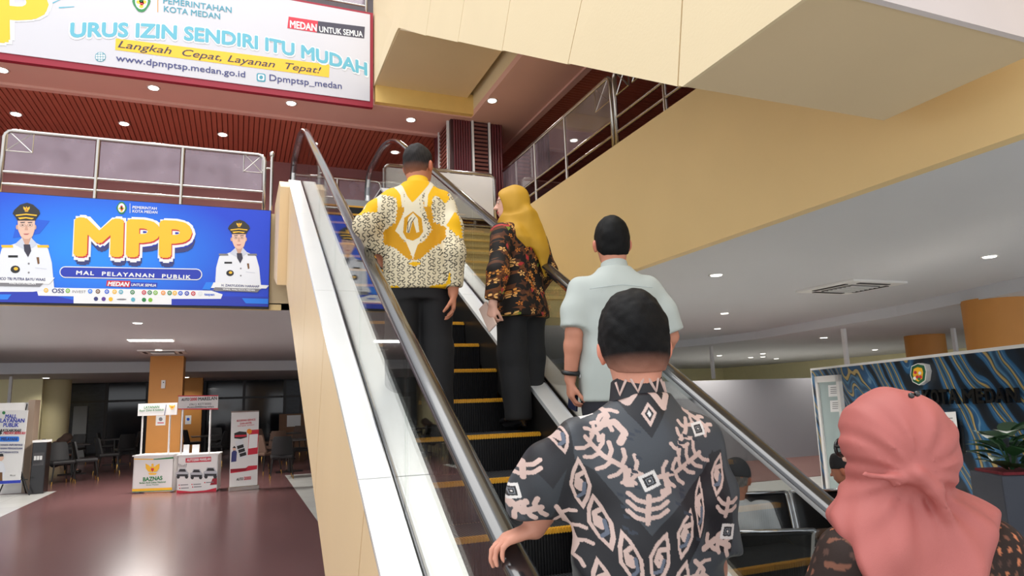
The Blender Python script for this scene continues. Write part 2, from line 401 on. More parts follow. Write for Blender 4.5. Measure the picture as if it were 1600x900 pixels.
for x, y in ((1287, 527), (1192, 552), (1192, 557), (1173, 558), (1124, 555), (1213, 560), (1367, 546)): downlight(onz(x, y, 2.66), 'round downlight in the lowered ceiling over the counter area', 'downlights over the counter area', 1.2, power=110)
def panel_lamp(x, y, z, w, d, label, power):
    p = onz(x, y, z); r = thing('panel_lamp', p, label, 'ceiling light')
    build(MB().box((p[0]-w/2-.03, p[1]-d/2-.03, z-.012), (p[0]+w/2+.03, p[1]+d/2+.03, z)), 'frame', lamp_ring, r)
    build(MB().box((p[0]-w/2, p[1]-d/2, z-.018), (p[0]+w/2, p[1]+d/2, z-.006)), 'diffuser', light_m, r)
    area_light('panel_light', (p[0], p[1], z-.03), w, d, power, (1, .97, .92))
panel_lamp(236, 531, ZC, .75, .35, 'rectangular panel lamp in the ceiling before the orange column', 160)
panel_lamp(83, 602, 2.55, 1.3, .5, 'wide panel lamp over the pale yellow wall', 160)
panel_lamp(450, 596, 2.55, 1.4, .4, 'long panel lamp over the cafe tables near the escalator', 160)
# air-conditioning cassettes
def cassette(x, y, z, w, label):
    p = onz(x, y, z); r = thing('ceiling_cassette', p, label, 'air conditioner')
    build(MB().box((p[0]-w/2, p[1]-w/2, z-.03), (p[0]+w/2, p[1]+w/2, z)), 'panel', lamp_ring, r, bevel=.008)
    g = build(MB().box((p[0]-w*.26, p[1]-w*.26, z-.045), (p[0]+w*.26, p[1]+w*.26, z-.03)), 'grille', mat('grille_grey', (120, 118, 116), .6), r)
    for k in range(7): build(MB().box((p[0]-w*.25, p[1]-w*.24+k*w*.075, z-.052), (p[0]+w*.25, p[1]-w*.24+k*w*.075+.015, z-.045)), 'slat', lamp_ring, r)
    for sx, sy in ((1, 0), (-1, 0), (0, 1), (0, -1)):
        build(MB().box((p[0]+sx*w*.38-(.03 if sx else w*.28), p[1]+sy*w*.38-(.03 if sy else w*.28), z-.038), (p[0]+sx*w*.38+(.03 if sx else w*.28), p[1]+sy*w*.38+(.03 if sy else w*.28), z-.03)), 'outlet', mat('outlet_dark', (60, 58, 58), .6), r)
cassette(1328, 447, ZC, .95, 'square air conditioner cassette in the grey ceiling before the counter wall')
cassette(255, 549, ZC, .95, 'square air conditioner cassette in the ceiling by the orange column')
# white hanger rods between ceiling and partitions
def rod(x, y0, y1, zt, depth, label):
    a = onz(x, y0, zt); d = np.hypot(a[0], a[1]); b = CP+ray(x, y1)*((a-CP)@_f)
    tag(build(MB().box((a[0]-.035, a[1]-.035, b[2]), (a[0]+.035, a[1]+.035, zt)), 'hanger_post', white_p), label, 'post')
rod(1316, 500, 570, ZC, 0, 'white post from the ceiling to the marbled wall, near its glazed door')
rod(1110, 530, 592, ZC, 0, 'white post from the ceiling to the grey partition screen')
rod(1487, 500, 555, ZC, 0, 'white post behind the marbled wall between two orange columns')
rod(19, 572, 630, ZC, 0, 'thin white post from the ceiling above the standing poster')
# ================================================================ ESCALATOR
esc = thing('escalator', (1.27, 5, 0), 'escalator with black yellow-edged steps, glass balustrades and cream cladding carrying three people', 'escalator')
step_black = mat('step_black', (20, 20, 22), .45, .3, var=.3, scale=60)
tread_grey = mat('tread_grey', (72, 72, 74), .5, .4, var=.3, scale=40)
yellow = mat('nosing_yellow', (226, 166, 44), .5, var=.12, scale=40)
deck_m = mat('deck_brushed', (238, 238, 236), .36, .5, var=.07, scale=3, bump=.03, bscale=4, stretch=(1, .4, 1))
skirt_m = mat('skirt_dark', (46, 44, 42), .35, .5, var=.1)
esc_glass = glass('balustrade_glass', (250, 252, 251), .5)
rail_m = mat('handrail_rubber', (30, 30, 33), .2, var=.1, spec=.8, coat=.6)
chrome = mat('chrome', (205, 205, 208), .12, 1.0, var=.02)
clad_m = mat('cladding_cream', (232, 203, 158), .5, var=.05, scale=2, bump=.04, bscale=20, stretch=(1, 1, .3))
joint_m = mat('joint_brown', (150, 112, 66), .7)
TR, RI = .3605, .3605*T30
SW0, SW1 = XI+.004, XI2-.004
rib = MB(); n = 56
for i in range(n):
    xx = SW0+(SW1-SW0)*i/n; rib.box((xx, -.006, -RI), (xx+.007, .004, -.02))
rib.box((SW0, .0, -RI), (SW1, .02, -.02))
trd = MB().box((SW0, .03, -.02), (SW1, TR, -.004))
for i in range(n):
    xx = SW0+(SW1-SW0)*i/n; trd.box((xx, .03, -.004), (xx+.007, TR, 0))
nos = MB().box((SW0, -.004, -.022), (SW1, .03, -.006))
for i in range(n):
    xx = SW0+(SW1-SW0)*i/n; nos.box((xx, -.008, -.024), (xx+.008, .03, .001))
def mesh_of(mb, name):
    me = bpy.data.meshes.new(name); me.from_pydata(mb.v, [], mb.f); me.update(); return me
m_rib, m_trd, m_nos = mesh_of(rib, 'riser'), mesh_of(trd, 'tread'), mesh_of(nos, 'nosing')
STEPS = {}
for k in range(-6, 14):
    Y = 3.785+TR*k; z = nose(Y)
    z = min(z, Z2-.002); STEPS[k] = (Y, z)
    s = link('step', m_rib, step_black, esc); s.location = (-1.27, Y-5, z)
    t = link('tread', m_trd, tread_grey, s); q = link('nosing', m_nos, yellow, s)
# landings
build(MB().box((XI, -.6, 0), (XI2, 1.66, .05)), 'comb_plate', mat('comb_metal', (150, 150, 150), .35, .9), esc)
build(MB().box((XI, 8.75, Z2-.15), (XI2, YB+.6, Z2)), 'landing_plate', mat('comb_metal', (150, 150, 150), .35, .9), esc)
YT = (Z2-CN)/T30                          # end of the incline
def slope_poly(x, y0, y1, d0, d1): return [(x, y0, nose(y0)+d0), (x, y1, nose(y1)+d0), (x, y1, nose(y1)+d1), (x, y0, nose(y0)+d1)]
Y0 = 1.3; DC = .2
for xs_, xe in ((XI-.012, .012), (XI2, .012)):
    build(MB().prism(slope_poly(xs_, Y0, YT, -.16, DC-.03), (xe, 0, 0)), 'skirt_panel', skirt_m, esc)
    build(MB().box((xs_, YT, Z2-.1), (xs_+xe, YB+.5, Z2+DC-.03)), 'skirt_panel', skirt_m, esc)
def deck(xa, xb):
    e = [Y0, 3.2, 5.3, 7.3, YT]
    for i in range(len(e)-1):
        build(MB().prism(slope_poly(xa, e[i]+.003, e[i+1]-.003, DC-.03, DC), (xb-xa, 0, 0)), 'deck_panel', deck_m, esc)
    build(MB().box((xa, YT, Z2+DC-.03), (xb, YB+.5, Z2+DC)), 'deck_panel', deck_m, esc)
for a, b in ((XO, XL-.012), (XL+.012, XI), (XI2, XR-.012), (XR+.012, XO2)): deck(a, b)
for x in (XL, XR):
    build(MB().prism(slope_poly(x-.012, Y0, YT, DC-.03, DC-.012), (.024, 0, 0)), 'glass_channel', skirt_m, esc)
    for sx in (-1, 1):
        build(MB().prism(slope_poly(x+sx*.012-.003, Y0, YT, DC-.01, DC+.012), (.006, 0, 0)), 'channel_lip', chrome, esc)
# handrail path in (Y, z)
RH = .979
def rail_path(x, inset=0.0):
    pts = []; zt = Z2+RH
    R1 = .36-inset; yb = .55; zb = nose(1.3)+RH
    for i in range(9):                     # lower newel
        a = -math.pi/2-math.pi*i/8; pts.append((x, yb+R1*math.cos(a)*1.0, zb-.36+R1*math.sin(a)))
    pts.append((x, .85, zb+.0-inset))
    for i in range(1, 6):                  # lower bend
        t = i/5; y = .85+.9*t; z = zb+(nose(1.75)+RH-zb)*t**2*(1) ; pts.append((x, y, z-inset))
    for y in (3.5, 5, 6.5, 7.7): pts.append((x, y, nose(y)+RH-inset))
    yk = (zt-RH-CN)/T30
    for i in range(0, 9):                  # upper bend
        t = i/8; y = yk-.75+1.5*t; z0 = nose(yk-.75)+RH
        z = z0+T30*1.5*(t-.5*t*t); z = z0+(zt-z0)*(2*t-t*t)
        pts.append((x, y, z-inset))
    ye = YB+.35
    pts.append((x, ye, zt-inset))
    for i in range(1, 9):
        a = math.pi/2-math.pi*i/8; pts.append((x, ye+R1*math.cos(a), zt-.36+R1*math.sin(a)))
    return pts
def strip(path, prof, mb):                 # sweep a closed (x, n) profile along a path in a constant-x plane
    P = [np.array(p) for p in path]; m = len(P); n = len(prof); vs = []
    for i in range(m):
        t = P[min(i+1, m-1)]-P[max(i-1, 0)]; t /= np.linalg.norm(t); nn = np.array([0, -t[2], t[1]])
        for (a, b) in prof: vs.append(P[i]+np.array([a, 0, 0])+nn*b)
    fs = [(i*n+k, i*n+(k+1) % n, (i+1)*n+(k+1) % n, (i+1)*n+k) for i in range(m-1) for k in range(n)]
    fs += [tuple(range(n)), tuple((m-1)*n+k for k in range(n))]
    mb.add(vs, fs); return mb
oval = [(.042*math.cos(a), .004+(.022 if math.sin(a) > 0 else .012)*math.sin(a)) for a in [2*math.pi*i/14 for i in range(14)]]
lowr = [(-.02, -.03), (.02, -.03), (.02, -.006), (-.02, -.006)]
for x in (XL, XR):
    build(strip(rail_path(x), oval, MB()), 'handrail', rail_m, esc, smooth=True, autos=50)
    build(strip(rail_path(x), lowr, MB()), 'handrail_guide', chrome, esc)
    e = [1.75, 2.95, 4.15, 5.35, 6.55, 7.75]
    for i in range(len(e)-1):
        build(MB().prism(slope_poly(x-.005, e[i]+.004, e[i+1]-.004, DC-.02, RH-.02), (.01, 0, 0)), 'glass_panel', esc_glass, esc)
    pth = [p for p in rail_path(x, .02) if p[1] > 7.75]
    pts = [(x-.005, 7.758, nose(7.758)+DC-.02), (x-.005, YT, Z2+DC-.02), (x-.005, YB+.35, Z2+DC-.02)]+[(x-.005, p[1], p[2]) for p in pth[::-1]]+[(x-.005, 7.758, nose(7.758)+RH-.02)]
    build(MB().prism(pts, (.01, 0, 0)), 'glass_panel', esc_glass, esc)
    pth = [p for p in rail_path(x, .02) if p[1] < 1.75]
    pts = [(x-.005, p[1], p[2]) for p in pth]+[(x-.005, 1.745, nose(1.75)+RH-.02), (x-.005, 1.745, nose(1.75)+DC)]
    build(MB().prism(pts, (.01, 0, 0)), 'glass_panel', esc_glass, esc)
# cladding: separate panels with recessed joints, both sides, and the underside
UND = -1.17
def clad(x, xin):
    J = [((Y0, DC-.03), (Y0+.35, UND)), ((3.05, DC-.03), (3.55, UND)), ((4.62, DC-.03), (5.05, UND)), ((5.95, DC-.03), (6.3, UND)), ((7.35, DC-.03), (7.6, UND)), ((8.5, DC-.03), (8.75, UND))]
    for i in range(len(J)-1):
        (a, da), (b, db) = J[i]; (c, dc), (d, dd) = J[i+1]; g = .006
        P = [(x, b+g, max(0, nose(b)+db)), (x, d-g, max(.0, nose(d)+dd)), (x, c-g, nose(c)+dc), (x, a+g, nose(a)+da)]
        build(MB().prism(P, (xin, 0, 0)), 'cladding_panel', clad_m, esc)
    (a, da), (b, db) = J[-1]; zt = Z2+DC-.03; ye = YB+.3
    P = [(x, b+.006, nose(b)+db), (x, YB-.02, nose(b)+db+.28), (x, YB-.02, zt-.3)]
    P += [(x, ye-.32+.32*math.sin(t), zt-.32+.32*math.cos(t)) for t in [math.pi/2*(1-i/6) for i in range(7)]]+[(x, YT, zt), (x, a+.006, nose(a)+da)]
    if x < 1: P = [(x-.11, q[1], q[2]) for q in P]
    build(MB().prism(P, (xin+(.11 if x < 1 else 0), 0, 0)), 'cladding_panel', clad_m, esc)
    # dark backing that shows in the joints
    build(MB().prism(slope_poly(x+xin*1.0, Y0+.8, YT-.1, UND+.05, DC-.06), (xin*.3, 0, 0)), 'cladding_backing', joint_m, esc)
clad(XO, .02); clad(XO2, -.02)
build(MB().prism([(XO+.02, 2.6, max(0, nose(2.6)+UND)), (XO2-.02, 2.6, max(0, nose(2.6)+UND)), (XO2-.02, 8.75, nose(8.75)+UND), (XO+.02, 8.75, nose(8.75)+UND)], (0, 0, .02)), 'underside', clad_m, esc)
# ================================================================ UPPER ESCALATOR (second to third floor), seen from below
es2 = thing('upper_escalator', (2.7, 5, 3.04), 'cream panelled underside and flank of the escalator to the third floor, overhead', 'escalator')
nA, fA = 2.65, 8.1
def x2(Y): return 2.05+(1.80-2.05)*(min(max(Y, nA), fA)-nA)/(fA-nA)
def w2(Y): return 1.42+(1.50-1.42)*(min(max(Y, nA), fA)-nA)/(fA-nA)
zn, zf = 3.04, 6.33; s2 = (zf-zn)/(fA-nA)
def low(Y): return zn if Y < nA else (zf if Y > fA else zn+s2*(Y-nA))
def top(Y): return max(4.35, min(low(Y)+1.62, 7.75)) if Y > nA-1 else 4.35
YN = 1.75
pn = (1, 0, 0.0)
pts_low = [YN, nA, fA, YB+.0]
# joints: along the lower edge, leaning as the photo shows them
jl = []
for (x, y, xt) in ((665.3, 52.3, 671.4), (715.2, 64, 723.7), (784.4, 79.3, 795.6), (887.4, 100.6, 907), (1059, 134, 1066)):
    Xp = 1.9; 
    for _ in range(4):
        P = onx(x, y, Xp); Xp = x2(P[1])
    Q = onx(xt, 0, Xp); jl.append((P[1], (Q[1]-P[1])/(Q[2]-P[2])))
jl = sorted(jl)
def edge_pt(Y, lean, g):
    zl = low(Y); zt = zl+1.5; Yt = Y+g+lean*(zt-zl)
    return (x2(Y), Y+g, zl), (x2(Yt), Yt, zt)
bounds = [None]+jl+[None]
for i in range(len(bounds)-1):
    a, b = bounds[i], bounds[i+1]
    if a is None:
        L0, L1 = [(x2(YN), YN, zn), (x2(nA), nA, zn)], [(x2(YN), YN, 4.5)]
        lo, hi = edge_pt(b[0], b[1], -.006); poly = L0+[lo, hi]+[(x2(YN), YN, 4.6)] if b[0] > nA else [(x2(YN), YN, zn), lo, hi, (x2(YN), YN, 4.6)]
    elif b is None:
        lo, hi = edge_pt(a[0], a[1], .006)
        poly = [lo, (x2(fA), fA-.05, zf-.0), (x2(fA), fA+.1, zf+.02), (x2(YB), YB+.045, zf), (x2(YB), YB+.045, 7.9), (hi[0], hi[1], 7.9), hi]
    else:
        l0, h0 = edge_pt(a[0], a[1], .006); l1, h1 = edge_pt(b[0], b[1], -.006); poly = [l0, l1, h1, h0]
    build(MB().prism(poly, (.02, 0, 0)), 'side_panel', cream, es2)
mb = MB(); prof = [(YN+.02, zn), (nA, zn), (fA, zf), (YB+.0, zf)]
ys = [p[0] for p in prof]; vs = []
upp = [(YB+.0, 7.8), (fA, 7.75), (nA-.3, 4.4), (YN+.02, 4.4)]
for (Y, z) in prof+upp: vs.append((x2(Y)+.022, Y, z+.003))
for (Y, z) in prof+upp: vs.append((x2(Y)+w2(Y), Y, z+.003))
n = 8
mb.add(vs, [tuple(range(n)), tuple(range(n, 2*n))]+[(i, (i+1) % n, n+(i+1) % n, n+i) for i in range(n)])
build(mb, 'truss_box', soffit_tan, es2)
build(MB().box((x2(YN), YN-.01, zn-.004), (x2(YN)+w2(YN), YN+.02, 4.4)), 'end_panel', white_soff, es2)
for k, (xo) in enumerate((.25, 1.2)):
    P = [(2.05+xo, Y, z) for Y, z in ((YN+.3, 4.4), (nA-.2, 4.4), (fA, 7.75), (YB-.3, 7.75), (YB-.3, 8.6), (fA-.1, 8.6), (nA-.2, 5.3), (YN+.3, 5.3))]
    build(MB().prism(P, (.012, 0, 0)), 'glass_panel', esc_glass, es2)
# ================================================================ FIXED STAIR beside the escalator
st = thing('staircase', (2.95, 8.2, 2.0), 'tan staircase rising beside the escalator to the second floor', 'staircase')
tan = mat('stair_tan', (206, 186, 128), .5, var=.05); tan2 = mat('stair_nosing', (232, 208, 140), .45, var=.04)
nst = 9; rs = .165; tr = .285
for i in range(nst):
    zt = Z2-rs*(i+1)+rs*.0; yb = YB-.1-tr*(i+1)
    s = build(MB().box((2.04, yb, zt-rs-.12), (XF-.02, yb+tr+.02, zt)), 'stair_step', tan, st)
    if i == nst-1: build(MB().box((2.04, yb-.7, zt-rs-.18), (XF-.02, yb+.02, zt-rs)), 'landing_slab', tan, st)
    build(MB().box((2.04, yb-.012, zt-.035), (XF-.02, yb+.05, zt+.004)), 'stair_nosing', tan2, s)
# ================================================================ GUARD RAILINGS
acryl = glass('rail_acrylic', (226, 216, 226), 2.2, .03, haze=.28, hazecol=(206, 184, 198))
def railing(name, label, A, B, ztop, zpan, zlow, posts, panels, braces, zbase, rr=.027, ext=(), group=None):
    A = np.array(A, float); B = np.array(B, float); d = (B-A); L = np.linalg.norm(d); d = d/L; up = np.array([0, 0, 1.])
    r = thing(name, ((A+B)/2)[:2].tolist()+[zbase], label, 'railing', group)
    P = lambda s, z: A+d*s+up*(z-A[2])
    c = .09
    path = [P(0, zbase), P(0, ztop-c)]+[P(c-c*math.cos(t), ztop-c+c*math.sin(t)) for t in (.5, 1.05)]+[P(c, ztop), P(L-c, ztop)]
    path += [P(L-c+c*math.sin(t), ztop-c+c*math.cos(t)) for t in (.5, 1.05)]+[P(L, ztop-c), P(L, zbase)]
    build(MB().tube(path, rr, 10), 'top_rail', steel, r, smooth=True)
    for s in posts: build(MB().cyl(P(s*L, zbase), P(s*L, ztop), rr*.95, 10), 'post', steel, r, smooth=True, autos=50)
    for z in [zpan]+list(zlow): build(MB().cyl(P(0, z), P(L, z), rr*.7, 8), 'mid_rail', steel, r, smooth=True, autos=50)
    for s0, s1 in panels:
        q = [P(s0*L+.03, zpan+.02), P(s1*L-.03, zpan+.02), P(s1*L-.03, ztop-.03), P(s0*L+.03, ztop-.03)]
        build(MB().prism(q, np.cross(d, up)*.008), 'panel', acryl, r)
    for s0, s1, z0 in braces:
        a0, a1 = s0*L, s1*L; w = rr*.5
        b = build(MB().tube([P(a0, z0), P(a1, z0), P(a1, ztop), P(a0, ztop)], w, 6, closed=True), 'corner_brace', steel, r)
        build(MB().cyl(P(a0, z0), P(a1, ztop), w*.8, 6), 'cross_bar', steel, b); build(MB().cyl(P(a0, ztop), P(a1, z0), w*.8, 6), 'cross_bar', steel, b)
    return r
YR = YB+.06
L0 = ony(8, 203, YR); L1 = ony(414, 243, YR); zt = (L0[2]+L1[2])/2
zp = ony(210, 284, YR)[2]; zl = ony(210, 302, YR)[2]
Lw = L1[0]-L0[0]; fr = lambda px, py: (ony(px, py, YR)[0]-L0[0])/Lw
f1, f2 = fr(152, 250), fr(285, 260)
railing('guard_railing', 'stainless guard railing with acrylic panels above the blue banner', (L0[0], YR, zt), (L1[0], YR, zt), zt, zp, [zl], [f1, f2], [(0, f1), (f1, f2), (f2, 1)], [(.01, .10, zt-.27), (.91, .99, zt-.27)], Z2)
railing('guard_railing', 'stainless guard railing that runs on past the banner portrait with two buttons', (L0[0]-3.6, YR, zt), (L0[0]-.12, YR, zt), zt, zp, [zl], [.33, .66], [(0, .33), (.33, .66), (.66, 1)], [], Z2)
pe = ony(425, 243, YR); eb = ony(425, 330, YR)
ep = thing('rail_end_post', (pe[0], YR, Z2-.1), 'stainless end post between the guard railing and the escalator', 'post')
build(MB().cyl((pe[0], YR, eb[2]), (pe[0], YR, pe[2]), .025, 10), 'tube', steel, ep, smooth=True, autos=50)
build(MB().lathe([(.03, 0), (.036, .02), (.036, .06), (.02, .08)], (pe[0], YR, pe[2]-.02), 12), 'cap', steel, ep, smooth=True)
build(MB().tube([(pe[0]-.12, YR, pe[2]-.24), (pe[0]-.06, YR, pe[2]-.2), (pe[0], YR, pe[2]-.2)], .014, 6), 'bracket', steel, ep)
railing('guard_railing', 'short guard railing behind the top of the escalator', (.72, 11.3, 5.3), (2.2, 11.3, 5.3), 5.3, 4.75, [4.5], [.5], [(0, .5), (.5, 1)], [(.02, .2, 5.0)], Z2)
# right side along the yellow edge
XA = XF+.05
R0 = onx(780, 274, XA); R1 = onx(953, 117, XA); zt = (R0[2]+R1[2])/2; LR = R1[1]-R0[1]
fy = lambda px, py: (onx(px, py, XA)[1]-R0[1])/LR
ps = [fy(786, 290), fy(836, 240), fy(883, 200)]
railing('guard_railing', 'stainless guard railing along the yellow slab edge, with hazy acrylic panels', (XA, R0[1], zt), (XA, R1[1], zt), zt, zt-.56, [zt-.74], ps[1:], [(0, ps[1]), (ps[1], ps[2]), (ps[2], 1)], [(.90, .99, zt-.3)], 4.33)
railing('guard_railing', 'guard railing along the yellow slab edge, partly behind the panelled escalator', (XA, R1[1]-.08, zt), (XA, R1[1]-3.9, zt), zt, zt-.56, [zt-.74], [.25, .5, .75], [(.25, .5), (.5, .75), (.75, 1)], [(.01, .08, zt-.3), (.1, .17, zt-.3)], 4.33)
# white barrier panels beyond the escalator
YW = 9.76; wb1 = ony(600, 257, YW); wb2 = ony(772, 274, YW); zb_ = ony(772, 345, YW)[2]
br = railing('guard_railing', 'stainless barrier filled with plain white boards at the stair head', (wb1[0]-.0, YW, wb1[2]), (wb2[0], YW, wb2[2]), (wb1[2]+wb2[2])/2, zb_, [zb_-.1], [.35], [], [], Z2-.2)
for a, b in ((0, .34), (.36, 1)):
    xa_, xb_ = wb1[0]+(wb2[0]-wb1[0])*a, wb1[0]+(wb2[0]-wb1[0])*b
    build(MB().box((xa_+.03, YW-.01, zb_+.02), (xb_-.03, YW+.005, (wb1[2]+wb2[2])/2-.04)), 'board', white_p, br)
# third floor railing, top of picture
railing('guard_railing', 'stainless guard railing above the big white banner', (-6, YB+.12, 8.3), (1.7, YB+.12, 8.3), 8.3, 7.72, [7.55], [.2, .4, .6, .8], [(0, .2), (.2, .4), (.4, .6), (.6, .8), (.8, 1)], [], 7.40)
# ================================================================ PRINT COLOURS
def ink(name, rgb, rough=.45): return mat('ink_'+name, rgb, rough, var=.02, scale=3)
K = {n: ink(n, c) for n, c in dict(white=(240, 240, 240), teal=(98, 176, 196), gold=(250, 192, 44), navy=(58, 62, 120), blue=(28, 92, 214), bright=(36, 128, 238),
     deep=(38, 58, 178), red=(206, 40, 62), dark=(58, 54, 70), black=(26, 26, 28), green=(40, 130, 70), lime=(130, 190, 60), skin=(232, 190, 168), skin2=(206, 160, 138), suit=(232, 234, 240), suit2=(205, 209, 222),
     grey=(128, 126, 130), orange=(244, 150, 40), teal2=(70, 150, 170), crimson=(150, 20, 40), pale=(226, 228, 232), car=(186, 188, 194), tyre=(40, 38, 40), brown=(120, 80, 40), purple=(96, 60, 150), sky=(90, 180, 250)).items()}
def emblem(S, c, r, l=.004):              # city shield: green rim, gold and red centre
    p = build(MB(), 'emblem', None, S.par)
    o = S.shape([(c[0]+r*math.cos(a)*(.86+.1*math.cos(4*a)), c[1]+r*1.15*math.sin(a)) for a in [2*math.pi*i/20 for i in range(20)]], K['green'], 'shield', l)
    S.disc(c, r*.66, r*.86, K['white'], 'field', l+.0015, 16)
    for dx, dy, q in ((-.3, .1, 'gold'), (.3, .1, 'gold'), (0, -.25, 'red'), (.05, .25, 'red'), (0, .55, 'gold'), (0, 0, 'green')):
        S.disc((c[0]+dx*r, c[1]+dy*r), r*.24, r*.2, K[q], 'motif', l+.003, 8)
    bpy.data.objects.remove(p)
def garuda(S, c, r, l=.004, m='gold'):    # gold winged crest
    for sg in (-1, 1):
        S.shape([(c[0]+sg*r*.15, c[1]-r*.1), (c[0]+sg*r*.5, c[1]-r*.55), (c[0]+sg*r*1.0, c[1]-r*.8), (c[0]+sg*r*.95, c[1]-r*.1), (c[0]+sg*r*.6, c[1]+r*.35), (c[0]+sg*r*.2, c[1]+r*.45)][::sg], K[m], 'crest_wing', l)
    S.shape([(c[0]-r*.3, c[1]-r*.4), (c[0]+r*.3, c[1]-r*.4), (c[0]+r*.28, c[1]+r*.2), (c[0], c[1]+r*.5), (c[0]-r*.28, c[1]+r*.2)], K[m], 'crest_body', l+.001)
    S.shape([(c[0]-r*.2, c[1]-r*.15), (c[0]+r*.2, c[1]-r*.15), (c[0]+r*.18, c[1]+r*.15), (c[0], c[1]+r*.34), (c[0]-r*.18, c[1]+r*.15)], K['red'], 'crest_shield', l+.002)
    S.disc((c[0], c[1]-r*.6), r*.17, r*.2, K[m], 'crest_head', l+.001, 10)
    S.shape([(c[0]-r*.6, c[1]+r*.55), (c[0]+r*.6, c[1]+r*.55), (c[0]+r*.45, c[1]+r*.8), (c[0]-r*.45, c[1]+r*.8)], K[m], 'crest_ribbon', l+.001)
def round_rect(x0, y0, x1, y1, r, sl=0.0, n=5):   # slanted rounded box in pixels, sl = slope dy/dx
    pts = []
    for cx, cy, a0 in ((x1-r, y0+r, -90), (x1-r, y1-r, 0), (x0+r, y1-r, 90), (x0+r, y0+r, 180)):
        for i in range(n): a = math.radians(a0+90*i/(n-1)); pts.append((cx+r*math.cos(a), cy+r*math.sin(a)+sl*(cx+r*math.cos(a)-x0)))
    return pts
# ================================================================ UPPER WHITE BANNER
b0 = ony(-90, 78, YB); b1 = ony(579, 160, YB); zb0 = 6.11; ztp = ony(575, 25, YB)[2]
ub = thing('banner', ((b0[0]+b1[0])/2-.9, YB, zb0), 'large white licensing banner in a red frame hanging on the third floor edge', 'banner')
zbot = (ony(0, 88, YB)[2]+ony(576, 157, YB)[2])/2
build(MB().box((-6.2, YB-.04, zbot-.09), (b1[0]+.03, YB+.04, ztp+.04)), 'frame', mat('banner_red', (150, 16, 44), .5), ub)
build(MB().box((-6.14, YB-.052, zbot), (b1[0]-.02, YB-.04, ztp)), 'sheet', mat('banner_white', (204, 202, 208), .35, var=.03, scale=1, bump=.05, bscale=3), ub)
S = Sheet((b0[0], YB-.053, zbot), (1, 0, 0), (0, 0, 1), ub)
S.text('P', (-22, 60), (84, 68), 92, K['white'], lift=.002, bold=.07); S.text('P', (-20, 60), (78, 67), 88, K['gold'], lift=.004, bold=.045)
emblem(S, (221, 2), 15); S.shape([(246, -5), (247.2, -5), (247.2, 19), (246, 19)], K['orange'])
S.text('PEMERINTAHAN', (255, 5), (362, 20), 9, K['teal2'], bold=.012); S.text('KOTA MEDAN', (256, 18), (344, 30), 9, K['teal2'], bold=.012)
S.shape([(451, 26), (497, 33), (495, 51), (449, 44)], K['red']); S.shape([(497, 33), (570, 42), (569, 60), (495, 51)], K['dark'])
S.text('MEDAN', (453, 43), (495, 49), 11, K['white'], bold=.03); S.text('UNTUK SEMUA', (499, 50), (567, 58), 9, K['white'], bold=.02)
S.text('URUS IZIN SENDIRI ITU MUDAH', (107, 60), (576, 120), 24, K['white'], lift=.003, bold=.075, arc=.95)
S.text('URUS IZIN SENDIRI ITU MUDAH', (109, 58), (574, 118), 22, K['teal'], lift=.006, bold=.04, arc=1.0)
S.shape([(181, 60), (515, 101), (514, 121), (180, 78)], K['gold'])
S.text('Langkah  Cepat, Layanan  Tepat!', (184, 74), (502, 115), 11, K['dark'], shear=.3, bold=.005)
S.text('www.dpmptsp.medan.go.id', (181, 95), (383, 121), 10, K['navy'], bold=.008); S.text('Dpmptsp_medan', (421, 126), (534, 139), 10, K['navy'], bold=.006)
S.shape(round_rect(401, 114, 415, 127, 3, .1), K['teal2']); S.shape(round_rect(403, 116, 413, 125, 2, .1), K['white'], lift=.003); S.disc((408, 121), 3, 3, K['teal2'], lift=.005)
S.disc((157, 89), 8.5, 7.5, K['teal2']); S.disc((157, 89), 7.5, 6.6, K['white'], lift=.0035)
for k in (-4, 0, 4): S.shape([(157+k-.4, 82), (157+k+.4, 82), (157+k+.4, 96), (157+k-.4, 96)], K['teal2'], lift=.005); S.shape([(149.5, 89+k-.4), (164.5, 89+k-.4), (164.5, 89+k+.4), (149.5, 89+k+.4)], K['teal2'], lift=.005)
for (x0, y0, x1, y1) in ((82, 5, 96, -1), (92, 12, 116, 11)): S.shape([(x0, y0-1), (x1, y1-1), (x1, y1), (x0, y0+1)], K['teal'])
# ================================================================ BLUE BANNER
YQ = YB-.1
q0 = ony(-70, 300, YQ); q1 = ony(424, 330, YQ); zt_ = (ony(0, 298, YQ)[2]+ony(424, 330, YQ)[2])/2; zb_ = (ony(0, 472, YQ)[2]+ony(420, 479, YQ)[2])/2
bb = thing('banner', ((q0[0]+q1[0])/2, YQ, zb_), 'blue public service mall banner with two uniformed portraits and yellow letters', 'banner')
build(MB().box((q0[0], YQ+.0, zb_-.025), (q1[0], YQ+.1, zt_)), 'frame', mat('frame_black', (30, 30, 36), .5), bb)
def blue_mat():
    m = mat('banner_blue', (24, 92, 226), .3, var=0); nt = m.node_tree; N = nt.nodes; L = nt.links; b = N['Principled BSDF']
    tc = N.new('ShaderNodeTexCoord'); mp = N.new('ShaderNodeMapping'); mp.inputs['Location'].default_value = (.15, 0, -.75); mp.inputs['Scale'].default_value = (.55, .5, 1.1)
    L.new(tc.outputs['Object'], mp.inputs[0]); gr = N.new('ShaderNodeTexGradient'); gr.gradient_type = 'SPHERICAL'; L.new(mp.outputs[0], gr.inputs[0])
    cr = N.new('ShaderNodeValToRGB'); e = cr.color_ramp.elements; e[0].color = (*lin((26, 66, 206)), 1); e[1].color = (*lin((30, 140, 250)), 1)
    e[0].position = 0; e[1].position = .8; L.new(gr.outputs[0], cr.inputs[0]); L.new(cr.outputs[0], b.inputs['Base Color']); return m
build(MB().box((q0[0]+.01, YQ-.012, zb_), (q1[0]-.01, YQ+.0, zt_-.01)), 'sheet', blue_mat(), bb)
S = Sheet((q0[0], YQ-.013, zb_), (1, 0, 0), (0, 0, 1), bb)
